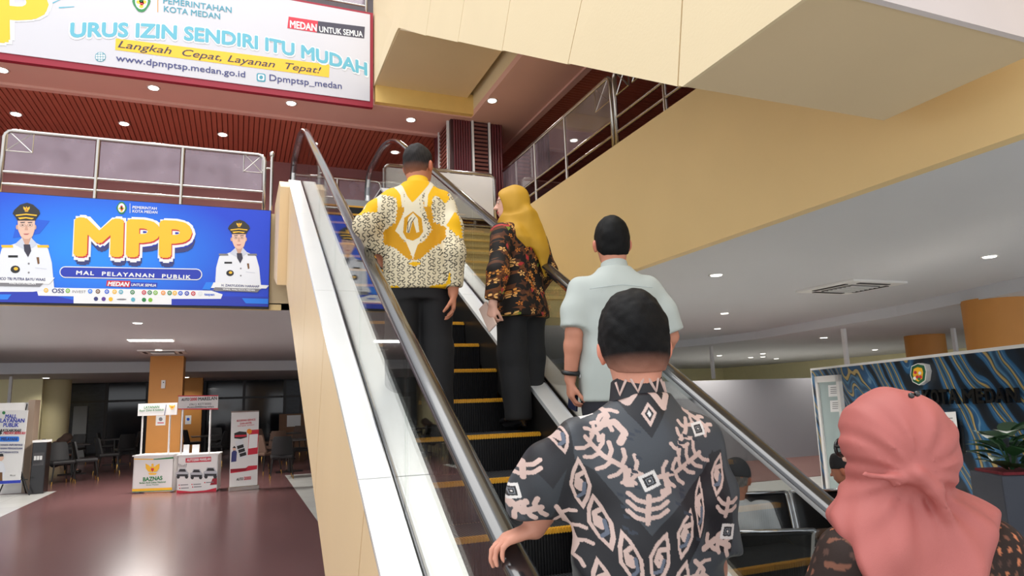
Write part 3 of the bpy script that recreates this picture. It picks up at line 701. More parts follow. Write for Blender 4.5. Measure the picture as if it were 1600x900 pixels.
for pts, c in (([(28, 340), (78, 345), (62, 365), (20, 372)], 'blue'), ([(0, 410), (60, 440), (0, 450)], 'deep')): S.shape(pts, K[c], lift=.001)
S.shape([(-60, 452), (55, 455), (120, 470), (115, 474), (-60, 471)], K['deep'], lift=.0015); S.shape([(268, 462), (420, 464), (419, 478), (268, 477)], K['deep'], lift=.0015)
S.shape([(-10, 460), (18, 460), (12, 468), (-10, 468)], K['bright'], lift=.003); S.shape([(378, 466), (419, 467), (419, 475), (384, 474)], K['bright'], lift=.003)
emblem(S, (190, 325), 8.5); S.shape([(202.8, 318), (203.5, 318), (203.5, 333), (202.8, 333)], K['white'])
S.text('PEMERINTAH', (207, 326), (245, 328), 4.2, K['white'], bold=.02); S.text('KOTA MEDAN', (207, 332), (246, 334), 4.2, K['white'], bold=.02)
for (a, b, h, m, bo, l) in (((118, 409), (304, 414), 56, 'navy', .06, .003), ((116, 403), (304, 408), 57, 'deep', .06, .005), ((113, 401), (305, 405), 60, 'white', .085, .007), ((117, 399), (301, 402), 55, 'red', .05, .009), ((115, 397), (300, 400), 55, 'gold', .05, .011)):
    S.text('MPP', a, b, h, K[m], lift=l, bold=bo)
S.shape(round_rect(93, 416, 316, 434, 9, .018), K['white'], lift=.003); S.shape(round_rect(94.5, 417.5, 314.5, 432.5, 7.5, .018), K['deep'], lift=.005)
S.text('MAL  PELAYANAN  PUBLIK', (119, 429), (298, 436), 6, K['white'], lift=.007, bold=.035, spacing=1.25)
S.shape([(167, 438), (204, 439), (203, 449), (166, 447)], K['red'], lift=.003); S.shape([(204, 441), (246, 442), (245, 449), (203, 448)], K['deep'], lift=.003)
S.text('MEDAN', (168, 446.5), (202, 447.5), 6.5, K['white'], bold=.04, shear=.2); S.text('UNTUK SEMUA', (205, 447), (244, 448), 4, K['white'], bold=.03, shear=.2)
S.shape([(56, 449), (330, 454), (348, 460), (345, 467), (268, 467), (268, 476), (115, 474), (115, 463), (60, 462)], K['white'], lift=.002)
lx = [72, 90, 106, 123, 141, 153, 167, 179, 189, 207, 225, 234, 243, 255, 265, 273, 282, 292, 302, 313, 326]
lc = ['gold', 'navy', 'lime', 'grey', 'bright', 'brown', 'blue', 'gold', 'teal', 'green', 'red', 'green', 'lime', 'orange', 'green', 'gold', 'blue', 'deep', 'red', 'pale', 'blue']
for i, (x, c) in enumerate(zip(lx, lc)):
    y = 453.6+(x-72)*.022
    if c == 'navy': S.text('OSS', (81, 457.3), (100, 457.8), 6.5, K['navy'], bold=.02); continue
    if c == 'grey': S.text('INVEST', (113, 457.5), (134, 458), 4, K['grey']); continue
    if i == len(lx)-1: S.text('taspen', (319, 461.5), (335, 462), 4, K['blue'], bold=.02); continue
    S.disc((x, y), 3.6, 3.6, K[c], 'logo', .004, 10); S.disc((x, y), 1.9, 1.9, K['white'], 'logo', .006, 8); S.disc((x, y), 1.1, 1.1, K[c], 'logo', .008, 6)
for x, c in ((150, 'navy'), (162, 'purple'), (173, 'gold'), (190, 'grey'), (208, 'teal'), (225, 'green'), (235, 'lime')):
    S.disc((x, 467+(x-150)*.02), 3.4 if c != 'grey' else 8, 3.4 if c != 'grey' else 1.2, K[c], 'logo', .004, 10)
def portrait(S, ox, oy, s, left):         # flat printed officer: cap, face, white uniform (pixel units about the chin)
    hs = .78*s; q = lambda pts: [(ox+x*(hs if y < 0 else s), oy+y*(hs if y < 0 else s)) for x, y in pts]
    par = build(MB().poly([S.w(S.uv(*p), .003) for p in q([(-46, 62), (-44, 30), (-38, 8), (-14, -2), (-8, -12), (10, -12), (16, -2), (34, 8), (40, 30), (44, 72), (10, 76), (-46, 76)])]), 'portrait_print', K['suit'], S.par)
    A = dict(parent=par)
    S.shape(q([(-18, 2), (-8, -11), (-2, 2), (2, 12)]), K['suit2'], 'collar', .0045, **A); S.shape(q([(18, 2), (10, -11), (4, 2), (2, 12)]), K['suit2'], 'collar', .0045, **A)
    S.shape(q([(-4, 2), (6, 2), (8, 12), (3, 22), (-3, 12)]), K['dark'], 'tie', .005, **A)
    S.shape(q([(-10, -22), (11, -22), (12, -6), (4, 2), (-2, 2), (-9, -6)]), K['skin2'], 'neck', .004, **A)
    S.shape(q([(-17, -48), (-16, -26), (-11, -14), (-3, -8), (5, -8), (13, -14), (17, -26), (18, -48)]), K['skin'], 'face', .005, **A)
    for sx in (-18, 18): S.disc((ox+sx*hs, oy-32*hs), 2.6*hs, 5*hs, K['skin2'], 'ear', .0045, 8, **A)
    for sx in (-7, 8):
        S.disc((ox+sx*hs, oy-36*hs), 5.6*hs, 3.6*hs, K['grey'], 'spectacle', .0056, 10, **A); S.disc((ox+sx*hs, oy-36*hs), 4.9*hs, 3*hs, K['skin'], 'lens', .0062, 10, **A)
        S.disc((ox+sx*hs, oy-36*hs), 2.4*hs, 1.1*hs, K['black'], 'eye', .0068, 8, **A); S.shape(q([(sx-5, -42), (sx+5, -42.5), (sx+4, -40.8), (sx-4, -40.5)]), K['dark'], 'brow', .0068, **A)
    S.shape(q([(-1, -36), (2, -36), (4, -26), (-3, -26)]), K['skin2'], 'nose', .006, **A); S.shape(q([(-6, -19), (7, -19.5), (3, -16.5), (-3, -16.5)]), ink('lip', (190, 110, 104)), 'mouth', .006, **A)
    S.shape(q([(-22, -53), (-27, -59), (-24, -66), (-12, -77), (2, -81), (14, -77), (26, -66), (28, -59), (23, -53), (18, -45), (-17, -45)]), ink('cap', (46, 44, 42)), 'cap', .0065, **A)
    S.shape(q([(-21, -56.5), (0, -59), (22, -56.5), (21, -54), (0, -56.5), (-20, -54)]), K['gold'], 'cap_band', .0075, **A); S.shape(q([(-16, -51), (0, -52), (16, -50), (12, -47.5), (0, -49.5), (-13, -47.5)]), K['gold'], 'cap_peak', .0075, **A)
    garuda(S, (ox+1*hs, oy-68*hs), 6.5*hs, .0075)
    for dx, dy in ((4, 32), (4, 46)): S.disc((ox+dx*s, oy+dy*s), 1.6*s, 1.6*s, K['grey'], 'button', .0045, 8, **A)
    S.shape(q([(-28, 19), (-13, 19), (-13, 22.5), (-28, 22.5)]), K['black'], 'name_plate', .0045, **A)
    S.disc((ox-17*s, oy+41*s), 7.5*s, 6*s, K['tyre'], 'badge', .0045, 12, **A); S.disc((ox-16*s, oy+40*s), 3.5*s, 2.6*s, K['gold'], 'badge', .0055, 8, **A)
    for sx in (-30, 26): S.shape(q([(sx-9, 3), (sx+9, 3), (sx+10, 7), (sx-8, 7)]), K['gold'] if s > .9 else K['grey'], 'epaulette', .0045, **A)
    S.shape(q([(16, 22), (20, 22), (21, 32), (18, 33)]), K['brown'], 'medal', .0045, **A); S.shape(q([(14, 38), (32, 40), (32, 41), (14, 39)]), K['suit2'], 'pocket', .0045, **A)
portrait(S, 41, 380, 1.0, True); portrait(S, 373, 394, .80, False)
S.shape([(-60, 432), (86, 434), (77, 444), (-60, 442)], K['white'], lift=.008); S.shape([(-60, 441), (68, 443), (62, 448), (-60, 446)], K['grey'], lift=.009)
S.text('ICO TRI PUTRA BAYU WAAS', (0, 437.5), (71, 439), 4.2, K['navy'], lift=.010, bold=.02); S.text('WALI KOTA MEDAN', (14, 444), (56, 445), 3.2, K['white'], lift=.0105, bold=.03)
S.shape([(322, 447), (328, 441), (420, 446), (416, 451), (325, 450)], K['white'], lift=.008); S.shape([(322, 441), (334, 441), (328, 453), (316, 452)], K['bright'], lift=.0085); S.shape([(336, 449), (407, 452), (402, 457), (332, 454)], K['grey'], lift=.009)
S.text('H. ZAKIYUDDIN HARAHAP', (346, 447.5), (405, 449.5), 3.6, K['navy'], lift=.0095, bold=.02); S.text('WAKIL WALI KOTA MEDAN', (348, 453.2), (398, 455), 2.6, K['white'], lift=.0105, bold=.03)
# ================================================================ PROMOTION COUNTERS
def counter(name, label, BL, BR, topl, topr, hdr, depth):
    a = onz(*BL, 0); b = onz(*BR, 0); d = b-a; w = np.linalg.norm(d); d /= w; up = np.array([0, 0, 1.]); n = np.cross(d, up)
    r = thing(name, (a+b)/2-n*depth/2, label, 'stand')
    S = Sheet(a, d, up, r); ht = (S.uv(*topl)[1]+S.uv(*topr)[1])/2
    W = lambda u, v, k=0: a+d*u+up*v-n*k
    build(MB().prism([W(0, .03), W(w, .03), W(w, ht), W(0, ht)], -n*.015), 'front_panel', white_p, r)
    for u in (0, w): build(MB().prism([W(u, .03), W(u, .03, depth), W(u, ht, depth), W(u, ht)], d*(.015 if u == 0 else -.015)), 'side_panel', white_p, r)
    build(MB().prism([W(-.02, ht, -.02), W(w+.02, ht, -.02), W(w+.02, ht, depth), W(-.02, ht, depth)], up*.025), 'worktop', white_p, r)
    for u in (0, w): build(MB().box(*(lambda p: ((p[0]-.03, p[1]-.03, 0), (p[0]+.03, p[1]+.03, .03)))(W(abs(u-.05), 0, .1))), 'foot', K['grey'], r)
    hx0, hy0, hx1, hy1 = hdr; h0 = S.uv(hx0, hy1); h1 = S.uv(hx1, hy0)
    for t in (.12, .82):
        u = h0[0]+(h1[0]-h0[0])*t; build(MB().cyl(W(u, ht, .02), W(u, h1[1], .02), .016, 8), 'pole', white_p, r, smooth=True, autos=50)
    hd = build(MB().prism([W(h0[0], h0[1]), W(h1[0], h0[1]), W(h1[0], h1[1]), W(h0[0], h1[1])], -n*.02), 'header_board', white_p, r)
    return r, S
r, S = counter('promotion_counter', 'white promotion counter with gold winged crest and BAZNAS lettering', (206, 772), (269, 770), (208, 714), (271, 711), (215, 629, 277, 650), .4)
S.shape([(209, 716.5), (240, 717), (240, 718.5), (209, 718)], K['gold']); S.shape([(240, 717), (271, 714), (271, 716.5), (240, 718.5)], K['green'])
garuda(S, (238.5, 733), 11); S.text('BAZNAS', (223.5, 752), (254, 749.5), 6, K['green'], bold=.035); S.text('Badan Amil Zakat Nasional', (218, 756), (259, 754), 2.6, K['green'], bold=.02); S.text('Kota Medan', (229, 759), (248, 758), 2.4, K['green'])
S.shape([(206.5, 764), (269, 761.5), (269, 765.5), (206.5, 768)], K['gold']); S.shape([(206.5, 768), (269, 765.5), (269, 766.5), (206.5, 769)], K['green'])
S.text('LAYANAN', (225, 638.5), (249, 637.5), 4, K['green'], bold=.02); S.text('Bayar Zakat & Sedekah', (218, 643), (256, 641.5), 3, K['green'], bold=.015); garuda(S, (269, 636), 4.5); S.shape([(256.5, 649), (259.5, 632), (260.3, 632), (257.5, 649)], K['navy'])
r, S = counter('promotion_counter', 'white and red car dealer promotion counter with three printed cars', (275, 772), (339, 768), (277, 713), (340, 710), (278, 618, 341, 640), .4)
S.shape([(290, 716), (330, 713.5), (330, 721), (290, 723)], K['red']); S.text('AUTO2000 MARELAN', (292, 721), (329, 719), 4, K['white'], bold=.03)
for cx, cy, sc in ((285, 739, 1.0), (307, 740, 1.0), (329, 738, 1.1)):
    q = lambda pts: [(cx+x*sc, cy+y*sc) for x, y in pts]
    S.shape(q([(-10, 6), (-10, -1), (-7, -2), (-5, -7), (5, -7), (8, -2), (10, 0), (10, 6)]), K['car'], 'car_print', .003); S.shape(q([(-6, -2), (-4, -6), (4, -6), (6, -2)]), K['tyre'], 'car_print', .0045)
    S.shape(q([(-9, 2), (9, 2), (8, 5), (-8, 5)]), K['tyre'], 'car_print', .0045)
    for k in (-6.5, 6.5): S.disc((cx+k*sc, cy+6*sc), 2.6*sc, 3*sc, K['tyre'], 'car_print', .005, 10)
for k in range(6): S.shape([(279+k*2.4, 727-abs(k-2.5)), (280+k*2.4, 727-abs(k-2.5)), (280.5+k*2, 731), (280+k*2, 731)], K['black'], lift=.003)
for (u, v) in ((280, 758), (300, 757), (320, 754), (281, 763), (301, 761)): S.disc((u, v), 1, 1, K['red'], lift=.003); S.shape([(u+2, v-.8), (u+14, v-1.4), (u+14, v-.2), (u+2, v+.6)], K['grey'], lift=.003)
S.shape([(276, 766), (300, 768), (322, 766), (338, 762), (338, 768), (276, 771)], K['red'], lift=.0025); S.shape([(332, 748), (339, 745), (339, 757), (328, 758)], K['crimson'], lift=.0025)
S.shape([(278, 618), (341, 617.4), (341, 619), (278, 619.6)], K['red']); S.shape([(278, 638.4), (341, 637.8), (341, 640), (278, 640)], K['red'])
S.text('AUTO', (283, 626.5), (296, 626), 4, K['black'], bold=.03, shear=.3); S.text('2000', (297, 626), (308, 625.6), 4.4, K['red'], bold=.03); S.text('MARELAN', (310, 626), (339, 624.5), 5, K['black'], bold=.02)
S.text('(061) 42773000', (296, 633.5), (330, 632.5), 3.4, K['dark']); S.text('Auto2000marelan', (292, 637.5), (334, 636.5), 2.6, K['dark'], bold=.02)
for (x0, x1) in ((284, 294), (298, 310)):     # small cards standing on the worktop
    p0 = S.uv(x0, 712); p0[1] = S.uv(308, 711.5)[1]+.03; p1 = S.uv(x1, 695); up = np.array([0, 0, 1.])
    cc = tag(build(MB().prism([S.w(p0, -.1), S.w((p1[0], p0[1]), -.1), S.w(p1, -.12), S.w((p0[0], p1[1]), -.12)], -S.n*.006), 'table_card', K['white']), 'small white printed card standing on the red car counter', 'card', 'cards on the car counter')
# roll-up banner
a = onz(358, 768, 0); b = onz(402, 764, 0); d = b-a; w = np.linalg.norm(d); d /= w; up = np.array([0, 0, 1.]); n = np.cross(d, up)
ru = thing('rollup_banner', (a+b)/2, 'white and red roll-up banner on the vinyl floor beside the car counter', 'banner')
S = Sheet(a, d, up+n*-.03, ru); h0 = S.uv(364, 645)[1]; h1 = S.uv(405, 641)[1]; ht = (h0+h1)/2
build(MB().obox((a+b)/2+up*.04, d*(w/2+.02), n*.07, up*.04), 'base', steel, ru, bevel=.01)
build(MB().prism([S.w((0, .07), 0), S.w((w, .07), 0), S.w((w, ht), 0), S.w((0, ht), 0)], -S.n*.006), 'sheet', white_p, ru)
build(MB().cyl(S.w((0, ht), 0), S.w((w, ht), 0), .012, 8), 'top_bar', steel, ru); build(MB().cyl((a+b)/2-n*.05, S.w((w/2, ht), -.03), .012, 6), 'pole', steel, ru)
S.shape([(389, 672), (404.5, 671), (402.5, 709), (387, 711)], K['red']); S.shape([(389.5, 679), (403, 678), (402, 699), (388, 701)], K['white'], lift=.004)
S.shape([(360, 734), (383, 732), (388, 728), (402, 727), (401.5, 733), (385, 736), (360, 739.5)], K['red']); S.shape([(360, 737), (383, 736), (387, 731), (380, 731.5), (360, 733)], K['crimson'], lift=.004)
S.text('BOOKING SERVICE', (370, 659), (399, 657), 3, K['red'], bold=.02); S.text('DAN ANTRI', (375, 663.5), (393, 662), 3, K['red'], bold=.02); S.text('tanpa antri', (371, 666.5), (397, 664.5), 2.2, K['red'])
S.text('AUTO', (369, 751), (380, 750), 4, K['black'], bold=.03, shear=.3); S.text('2000', (381, 750), (392, 749), 5, K['red'], bold=.03)
S.shape([(366, 677), (374, 674), (385, 675), (386, 683), (376, 686), (366, 685)], K['tyre'], 'car_print', .003); S.shape([(367, 680), (385, 679), (385, 682), (367, 683)], K['red'], 'car_print', .0045)
S.shape([(367, 690), (379, 686), (386, 714), (373, 717)], K['pale'], 'phone_print', .003)
for k in range(3): S.shape([(370+k*2, 697+k*6), (380+k*2, 694+k*6), (381+k*2, 699+k*6), (371+k*2, 702+k*6)], K['tyre'], 'phone_print', .0045)
S.shape([(361, 722), (362, 707), (366, 702), (370, 706), (369, 721)], K['navy'], 'person_print', .005); S.disc((366, 701), 2.6, 3.2, K['skin'], 'person_print', .006, 10); S.shape([(363.2, 700), (366, 696.5), (368.8, 700)], K['black'], 'person_print', .007)
S.disc((389.5, 674), 4, 4, K['orange'], lift=.005)
# poster stand at the far left, with its tripod
c0 = onz(14, 776, 0); dq = ((c0-CP)@_f)
xs_ = thing('poster_stand', c0, 'white and blue poster on a black tripod easel before a white booth wall', 'poster')
u = np.array([_r0[0], _r0[1], 0]); n = np.cross(u, up); S = Sheet(c0+n*.0, u, up+u*.10-n*.06, xs_)
cs = [S.uv(-14, 758), S.uv(31, 755), S.uv(44, 641), S.uv(-6, 641)]
build(MB().prism([S.w(p, 0) for p in cs], -S.n*.008), 'board', white_p, xs_)
for q in ((-.3, -.12), (.3, -.12), (0, -.45)): build(MB().cyl(S.w((0, .75), -.03), c0+u*q[0]+n*q[1]+up*.0, .012, 6), 'leg', K['black'], xs_)
build(MB().cyl(S.w((-.3, .30), -.02), S.w((.3, .30), -.02), .01, 6), 'ledge', K['black'], xs_); build(MB().cyl(S.w((0, .7), -.03), S.w((.1, 1.72), -.03), .012, 6), 'mast', K['black'], xs_)
S.text('MALL', (8, 653.5), (26, 653.5), 6, K['deep'], bold=.03); S.text('PELAYANAN', (-8, 660), (38, 660), 6, K['deep'], bold=.03); S.text('PUBLIK', (5, 667), (29, 667), 6, K['deep'], bold=.03)
S.text('#', (-5, 679), (3, 679), 9, K['black'], bold=.05); S.text('KOLABORASI', (4, 674.5), (33, 674.5), 4, K['black'], bold=.04, shear=.2); S.text('MEDAN BERKAH', (5, 678.5), (40, 678.5), 4, K['red'], bold=.04, shear=.2)
S.shape(round_rect(-6, 682, 30, 690, 2), K['bright']); S.text('MELAYANI', (2, 688), (27, 688), 4.4, K['navy'], lift=.006, bold=.03)
for y, s_ in ((696.5, 'PELAYANAN INFORMASI'), (702, 'PELAYANAN PENGADUAN'), (708, 'PENDAFTARAN KOTA')): S.text(s_, (-10, y), (35 if y < 705 else 29, y), 2.8, K['navy'], bold=.03)
S.shape([(-12, 752), (-6, 722), (-2, 718), (6, 724), (9, 735), (4, 752)], K['suit'], 'person_print', .003); S.disc((1, 715), 5, 5.5, K['skin'], 'person_print', .004); S.shape([(-5, 714), (-3, 709), (5, 709), (6, 713)], K['black'], 'person_print', .005); S.shape([(-2, 738), (4, 738), (4, 754), (-3, 754)], K['brown'], 'person_print', .004)
S.shape([(-12, 752), (33, 750), (32.5, 754.5), (-13, 757)], K['deep'], lift=.0045); S.text('Ikuti', (16, 744), (24, 744), 2.5, K['black']); S.disc((6, 645), 2.6, 2.6, K['green'])
# white booth wall behind it and the water dispenser
p0 = onz(45, 772, 0); p0 = p0+np.array([0, .15, 0]); dd = (p0-CP)@_f
pl = CP+ray(-40, 640)*dd; pr = CP+ray(41, 640)*dd; zt_ = (CP+ray(20, 629)*dd)[2]
bw = thing('booth_wall', ((pl[0]+pr[0])/2, p0[1]+.2, 0), 'white booth partition with a brown edge behind the tripod poster', 'partition')
build(MB().box((pl[0]-1.5, p0[1]+.15, 0), (pr[0]-.05, p0[1]+.22, zt_)), 'panel', white_p, bw); build(MB().box((pr[0]-.05, p0[1]+.1, 0), (pr[0]+.06, p0[1]+.5, zt_+.05)), 'edge_panel', mat('booth_edge', (150, 132, 116), .5), bw)
wd0 = onz(44, 773, 0); wd1 = onz(68, 771, 0); ww = abs(wd1[0]-wd0[0]); wc = (wd0+wd1)/2; dz = (wc-CP)@_f; zt_ = (CP+ray(56, 692)*dz)[2]
wd = thing('water_dispenser', (wc[0], wc[1]+.17, 0), 'tall black water dispenser beside the white booth partition', 'dispenser')
x0, x1, y0, y1 = wc[0]-ww/2, wc[0]+ww/2, wc[1], wc[1]+.34
blk = mat('gloss_black', (26, 24, 26), .25, var=.1)
build(MB().box((x0, y0, 0), (x1, y1, zt_)), 'cabinet', blk, wd, bevel=.012); build(MB().box((x0+.03, y0-.005, zt_*.55), (x1-.03, y0+.02, zt_*.8)), 'tap_recess', mat('dark_grey_plastic', (58, 56, 58), .4), wd)
for t in (.3, .5, .7): build(MB().box((x0+ww*t-.02, y0-.05, zt_*.66), (x0+ww*t+.02, y0, zt_*.74)), 'tap', steel, wd)
build(MB().box((x0+.02, y0-.004, .08), (x1-.02, y0+.0, zt_*.5)), 'door', blk, wd); build(MB().box((x0-.01, y0+.02, zt_), (x1+.01, y1-.02, zt_+.04)), 'lid', white_p, wd)
# sensor and notices on the orange column
fy_ = cA[1]-.05
def col_item(name, x0, y0, x1, y1, m, label, cat, th=.02, Yp=fy_, cards=True):
    a = ony(x0, y1, Yp); b = ony(x1, y0, Yp); r = thing(name, ((a[0]+b[0])/2, Yp, a[2]), label, cat)
    build(MB().box((a[0], Yp-th, a[2]), (b[0], Yp, b[2])), 'body' if th > .01 else 'paper', m, r, bevel=.006 if th > .01 else 0)
    return r, Sheet((a[0], Yp-th-.001, a[2]), (1, 0, 0), (0, 0, 1), r)
r, S = col_item('air_freshener', 252, 594, 259, 607, white_p, 'small white air freshener box high on the orange column', 'dispenser', .07); S.disc((255.5, 597.5), 1, 1, K['dark'])
r, S = col_item('notice_sheet', 243, 649, 259, 665, K['white'], 'white notice sheet on the orange column behind the crest counter', 'notice', .004); S.disc((251, 655), 3, 3, K['grey']); S.shape([(246, 660), (256, 660), (256, 661.5), (246, 661.5)], K['red'])
r, S = col_item('notice_sheet', 289, 649, 299, 663, K['white'], 'white notice sheet on the rear orange column', 'notice', .004, cB[1]-.05); S.disc((294, 655), 2.4, 2.4, K['blue'])
# ================================================================ CAFE TABLES AND CHAIRS
ch_m = mat('chair_black', (30, 29, 31), .6, var=.1); leg_m = mat('chair_leg', (34, 32, 32), .35, .4); brass = mat('brass_tip', (190, 150, 80), .3, 1.0); ch_b = mat('chair_brown', (92, 70, 58), .6, var=.1)
def make_chair():
    r = thing('dining_chair', (0, 0, 0), 'x', 'chair')
    build(MB().box((-.22, -.22, .42), (.22, .22, .5)), 'seat', ch_m, r, world=False, bevel=.03)
    mb = MB(); vs = []; nu, nv = 7, 6
    for k, off in ((0, 0), (1, .035)):
        for j in range(nv):
            for i in range(nu):
                x = -1+2*i/(nu-1); v = j/(nv-1); w = .22*(1-.12*v) if j < nv-1 else .17; vs.append((x*w, -.2-.07*v+.06*x*x*(1-.3*v)-off, .5+.38*v))
    fs = []; b = nu*nv
    for j in range(nv-1):
        for i in range(nu-1):
            a = j*nu+i; fs += [(a, a+1, a+nu+1, a+nu), (b+a, b+a+nu, b+a+nu+1, b+a+1)]
    per = [i for i in range(nu)]+[j*nu+nu-1 for j in range(1, nv)]+[(nv-1)*nu+i for i in range(nu-2, -1, -1)]+[j*nu for j in range(nv-2, 0, -1)]
    for k in range(len(per)): a, c = per[k], per[(k+1) % len(per)]; fs.append((a, b+a, b+c, c))
    build(mb.add(vs, fs), 'backrest', ch_m, r, world=False, smooth=True, autos=50)
    for sx in (-1, 1):
        for sy in (-1, 1):
            l = build(MB().cyl((sx*.18, sy*.18, .43), (sx*.22, sy*.23, .08), .018, 8, .012), 'leg', leg_m, r, world=False)
            build(MB().cyl((sx*.22, sy*.23, .08), (sx*.228, sy*.241, 0), .012, 8, .010), 'brass_tip', brass, l, world=False)
    return r
def make_table():
    r = thing('cafe_table', (0, 0, 0), 'x', 'table')
    build(MB().box((-.38, -.38, .71), (.38, .38, .74)), 'table_top', mat('table_dark', (52, 48, 48), .3), r, world=False, bevel=.008)
    build(MB().cyl((0, 0, .03), (0, 0, .71), .035, 10), 'pedestal', leg_m, r, world=False, smooth=True, autos=50)
    for a in (0, 1): build(MB().box((-.3 if a else -.035, -.035 if a else -.3, 0), (.3 if a else .035, .035 if a else .3, .03)), 'foot', leg_m, r, world=False)
    return r
CHP, TBP = make_chair(), make_table(); used = set()
def place(proto, px, py, rz, label, group, mt=None):
    o = proto if id(proto) not in used else copy_tree(proto); used.add(id(proto))
    p = onz(px, py, 0); o.location = (p[0], p[1], .006 if (-3.25 < p[0] < 1.02 or p[1] > 16.2) else 0); o.rotation_euler = (0, 0, rz); tag(o, label, None, group)
    if mt is not None:
        for c in o.children:
            if c.name.split('.')[0] in ('seat', 'backrest'):
                c.data = c.data.copy(); c.data.materials.clear(); c.data.materials.append(mt)
    return o
place(CHP, 92, 757, -2.6, 'black dining chair behind the water dispenser, at the table with the bowed woman', None)
place(CHP, 132, 752, -1.3, 'black dining chair seen side on, at the free end of the cafe table', None)
place(CHP, 166, 741, -1.2, 'black dining chair set back from the cafe tables by the open floor', None)
place(TBP, 112, 742, .1, 'dark square cafe table with a woman leaning on it', None)
place(TBP, 178, 727, .1, 'dark square cafe table before the dark glazing, beyond the crest counter', None)
for x, y, a in ((193, 729, .4), (165, 722, -1.6), (200, 722, 1.6)): place(CHP, x, y, a, 'black dining chair around the cafe table beyond the crest counter', 'chairs beyond the crest counter')
place(CHP, 84, 741, -1.4, 'black dining chair on which the woman in the brown headscarf sits', None)
place(CHP, 114, 727, 2.8, 'black dining chair with its back to the marbled glazing', None)
place(TBP, 320, 722, .1, 'dark cafe table seen between the poles of the car counter', None)
place(CHP, 344, 724, .9, 'black dining chair between the car counter and the roll-up banner', None)
place(CHP, 300, 716, -1.2, 'black dining chair behind the poles of the car counter', None); place(CHP, 332, 712, 2.8, 'black dining chair behind the table between the counter poles', None)
place(TBP, 452, 738, .1, 'dark cafe table beside the escalator cladding', None); place(TBP, 445, 718, .1, 'dark cafe table under the pinned notice', None)
place(CHP, 439, 748, 0, 'black dining chair with its back turned, at the table beside the escalator', None)
place(CHP, 416, 741, -1.0, 'brown dining chair at the table beside the escalator, by the roll-up banner', None, ch_b)
place(CHP, 471, 733, 1.4, 'black dining chair partly behind the escalator cladding', None)
place(CHP, 416, 717, -1.2, 'brown dining chair at the rear table, near the roll-up banner', None, ch_b); place(CHP, 430, 727, .2, 'brown dining chair with its back turned, at the rear table', None, ch_b); place(CHP, 463, 711, 2.6, 'brown dining chair on the far side of the rear table', None, ch_b)
ps_ = onz(457, 705, 0); pw = thing('low_screen', (ps_[0], ps_[1], 0), 'low wooden screen with a white notice beyond the cafe tables', 'screen')
build(MB().box((ps_[0]-.45, ps_[1], 0), (ps_[0]+.5, ps_[1]+.06, 1.25)), 'panel', mat('wood_screen', (128, 92, 66), .6), pw); build(MB().box((ps_[0]-.2, ps_[1]-.005, .82), (ps_[0]+.25, ps_[1], 1.2)), 'notice', K['white'], pw)
# ================================================================ MARBLED COUNTER WALL
def marble_mat():
    m = bpy.data.materials.new('marble_blue_gold'); m.use_nodes = True; nt = m.node_tree; N = nt.nodes; L = nt.links; b = N['Principled BSDF']
    tc = N.new('ShaderNodeTexCoord'); m0 = N.new('ShaderNodeMapping'); m0.inputs['Rotation'].default_value = (0, 0, math.radians(44)); L.new(tc.outputs['UV'], m0.inputs[0])
    mp = N.new('ShaderNodeMapping'); mp.inputs['Scale'].default_value = (.8, 1.7, 1); L.new(m0.outputs[0], mp.inputs[0])
    n1 = N.new('ShaderNodeTexNoise'); n1.inputs['Scale'].default_value = .9; n1.inputs['Detail'].default_value = 2; L.new(mp.outputs[0], n1.inputs['Vector'])
    mx = N.new('ShaderNodeMix'); mx.data_type = 'VECTOR'; mx.inputs[0].default_value = .3; L.new(mp.outputs[0], mx.inputs[4])
    sc = N.new('ShaderNodeVectorMath'); sc.operation = 'SCALE'; sc.inputs['Scale'].default_value = 4.5; L.new(n1.outputs[1], sc.inputs[0]); L.new(sc.outputs[0], mx.inputs[5])
    wv = N.new('ShaderNodeTexWave'); wv.bands_direction = 'Y'; wv.inputs['Scale'].default_value = .62; wv.inputs['Distortion'].default_value = 1.6; wv.inputs['Detail'].default_value = 3; wv.inputs['Detail Scale'].default_value = 1.4
    L.new(mx.outputs[1], wv.inputs['Vector'])
    cr = N.new('ShaderNodeValToRGB'); e = cr.color_ramp.elements
    st = [(0, (14, 22, 32)), (.16, (22, 42, 60)), (.22, (34, 84, 124)), (.42, (46, 104, 148)), (.47, (110, 146, 172)), (.5, (40, 92, 136)), (.66, (30, 74, 112)), (.7, (178, 152, 92)), (.82, (170, 146, 92)), (.86, (24, 40, 54)), (.93, (80, 128, 160)), (1, (30, 66, 98))]
    e[0].position = 0; e[0].color = (*lin(st[0][1]), 1); e[1].position = 1; e[1].color = (*lin(st[-1][1]), 1)
    for p, c in st[1:-1]: q = e.new(p); q.color = (*lin(c), 1)
    L.new(wv.outputs[0], cr.inputs[0]); L.new(cr.outputs[0], b.inputs['Base Color']); b.inputs['Roughness'].default_value = .3
    return m
wa = onz(1287, 768, 0); wa[2] = 0; zW = (CP+ray(1270, 578)*((wa-CP)@_f))[2]
wb_ = onz(1600, 543, zW); d = wb_-wa; d[2] = 0; d /= np.linalg.norm(d); n = np.cross(d, up); LW = 5.2
cwll = thing('counter_wall', wa+d*LW/2, 'blue and gold marbled reception wall with black KOTA MEDAN letters', 'wall')
S = Sheet(wa, d, up, cwll); W = lambda u, v, k=0: wa+d*u+up*v+n*k
o = build(MB().prism([W(0, 0), W(LW, 0), W(LW, zW), W(0, zW)], -n*.1), 'panel', marble_mat(), cwll)
uvl = o.data.uv_layers.new(name='UVMap'); base = np.array(o.location)+rootloc(cwll)
for li, lp_ in enumerate(o.data.loops):
    v = np.array(o.data.vertices[lp_.vertex_index].co)+rootloc(cwll)-wa; uvl.data[li].uv = (float(np.dot(v, d)), float(v[2]))
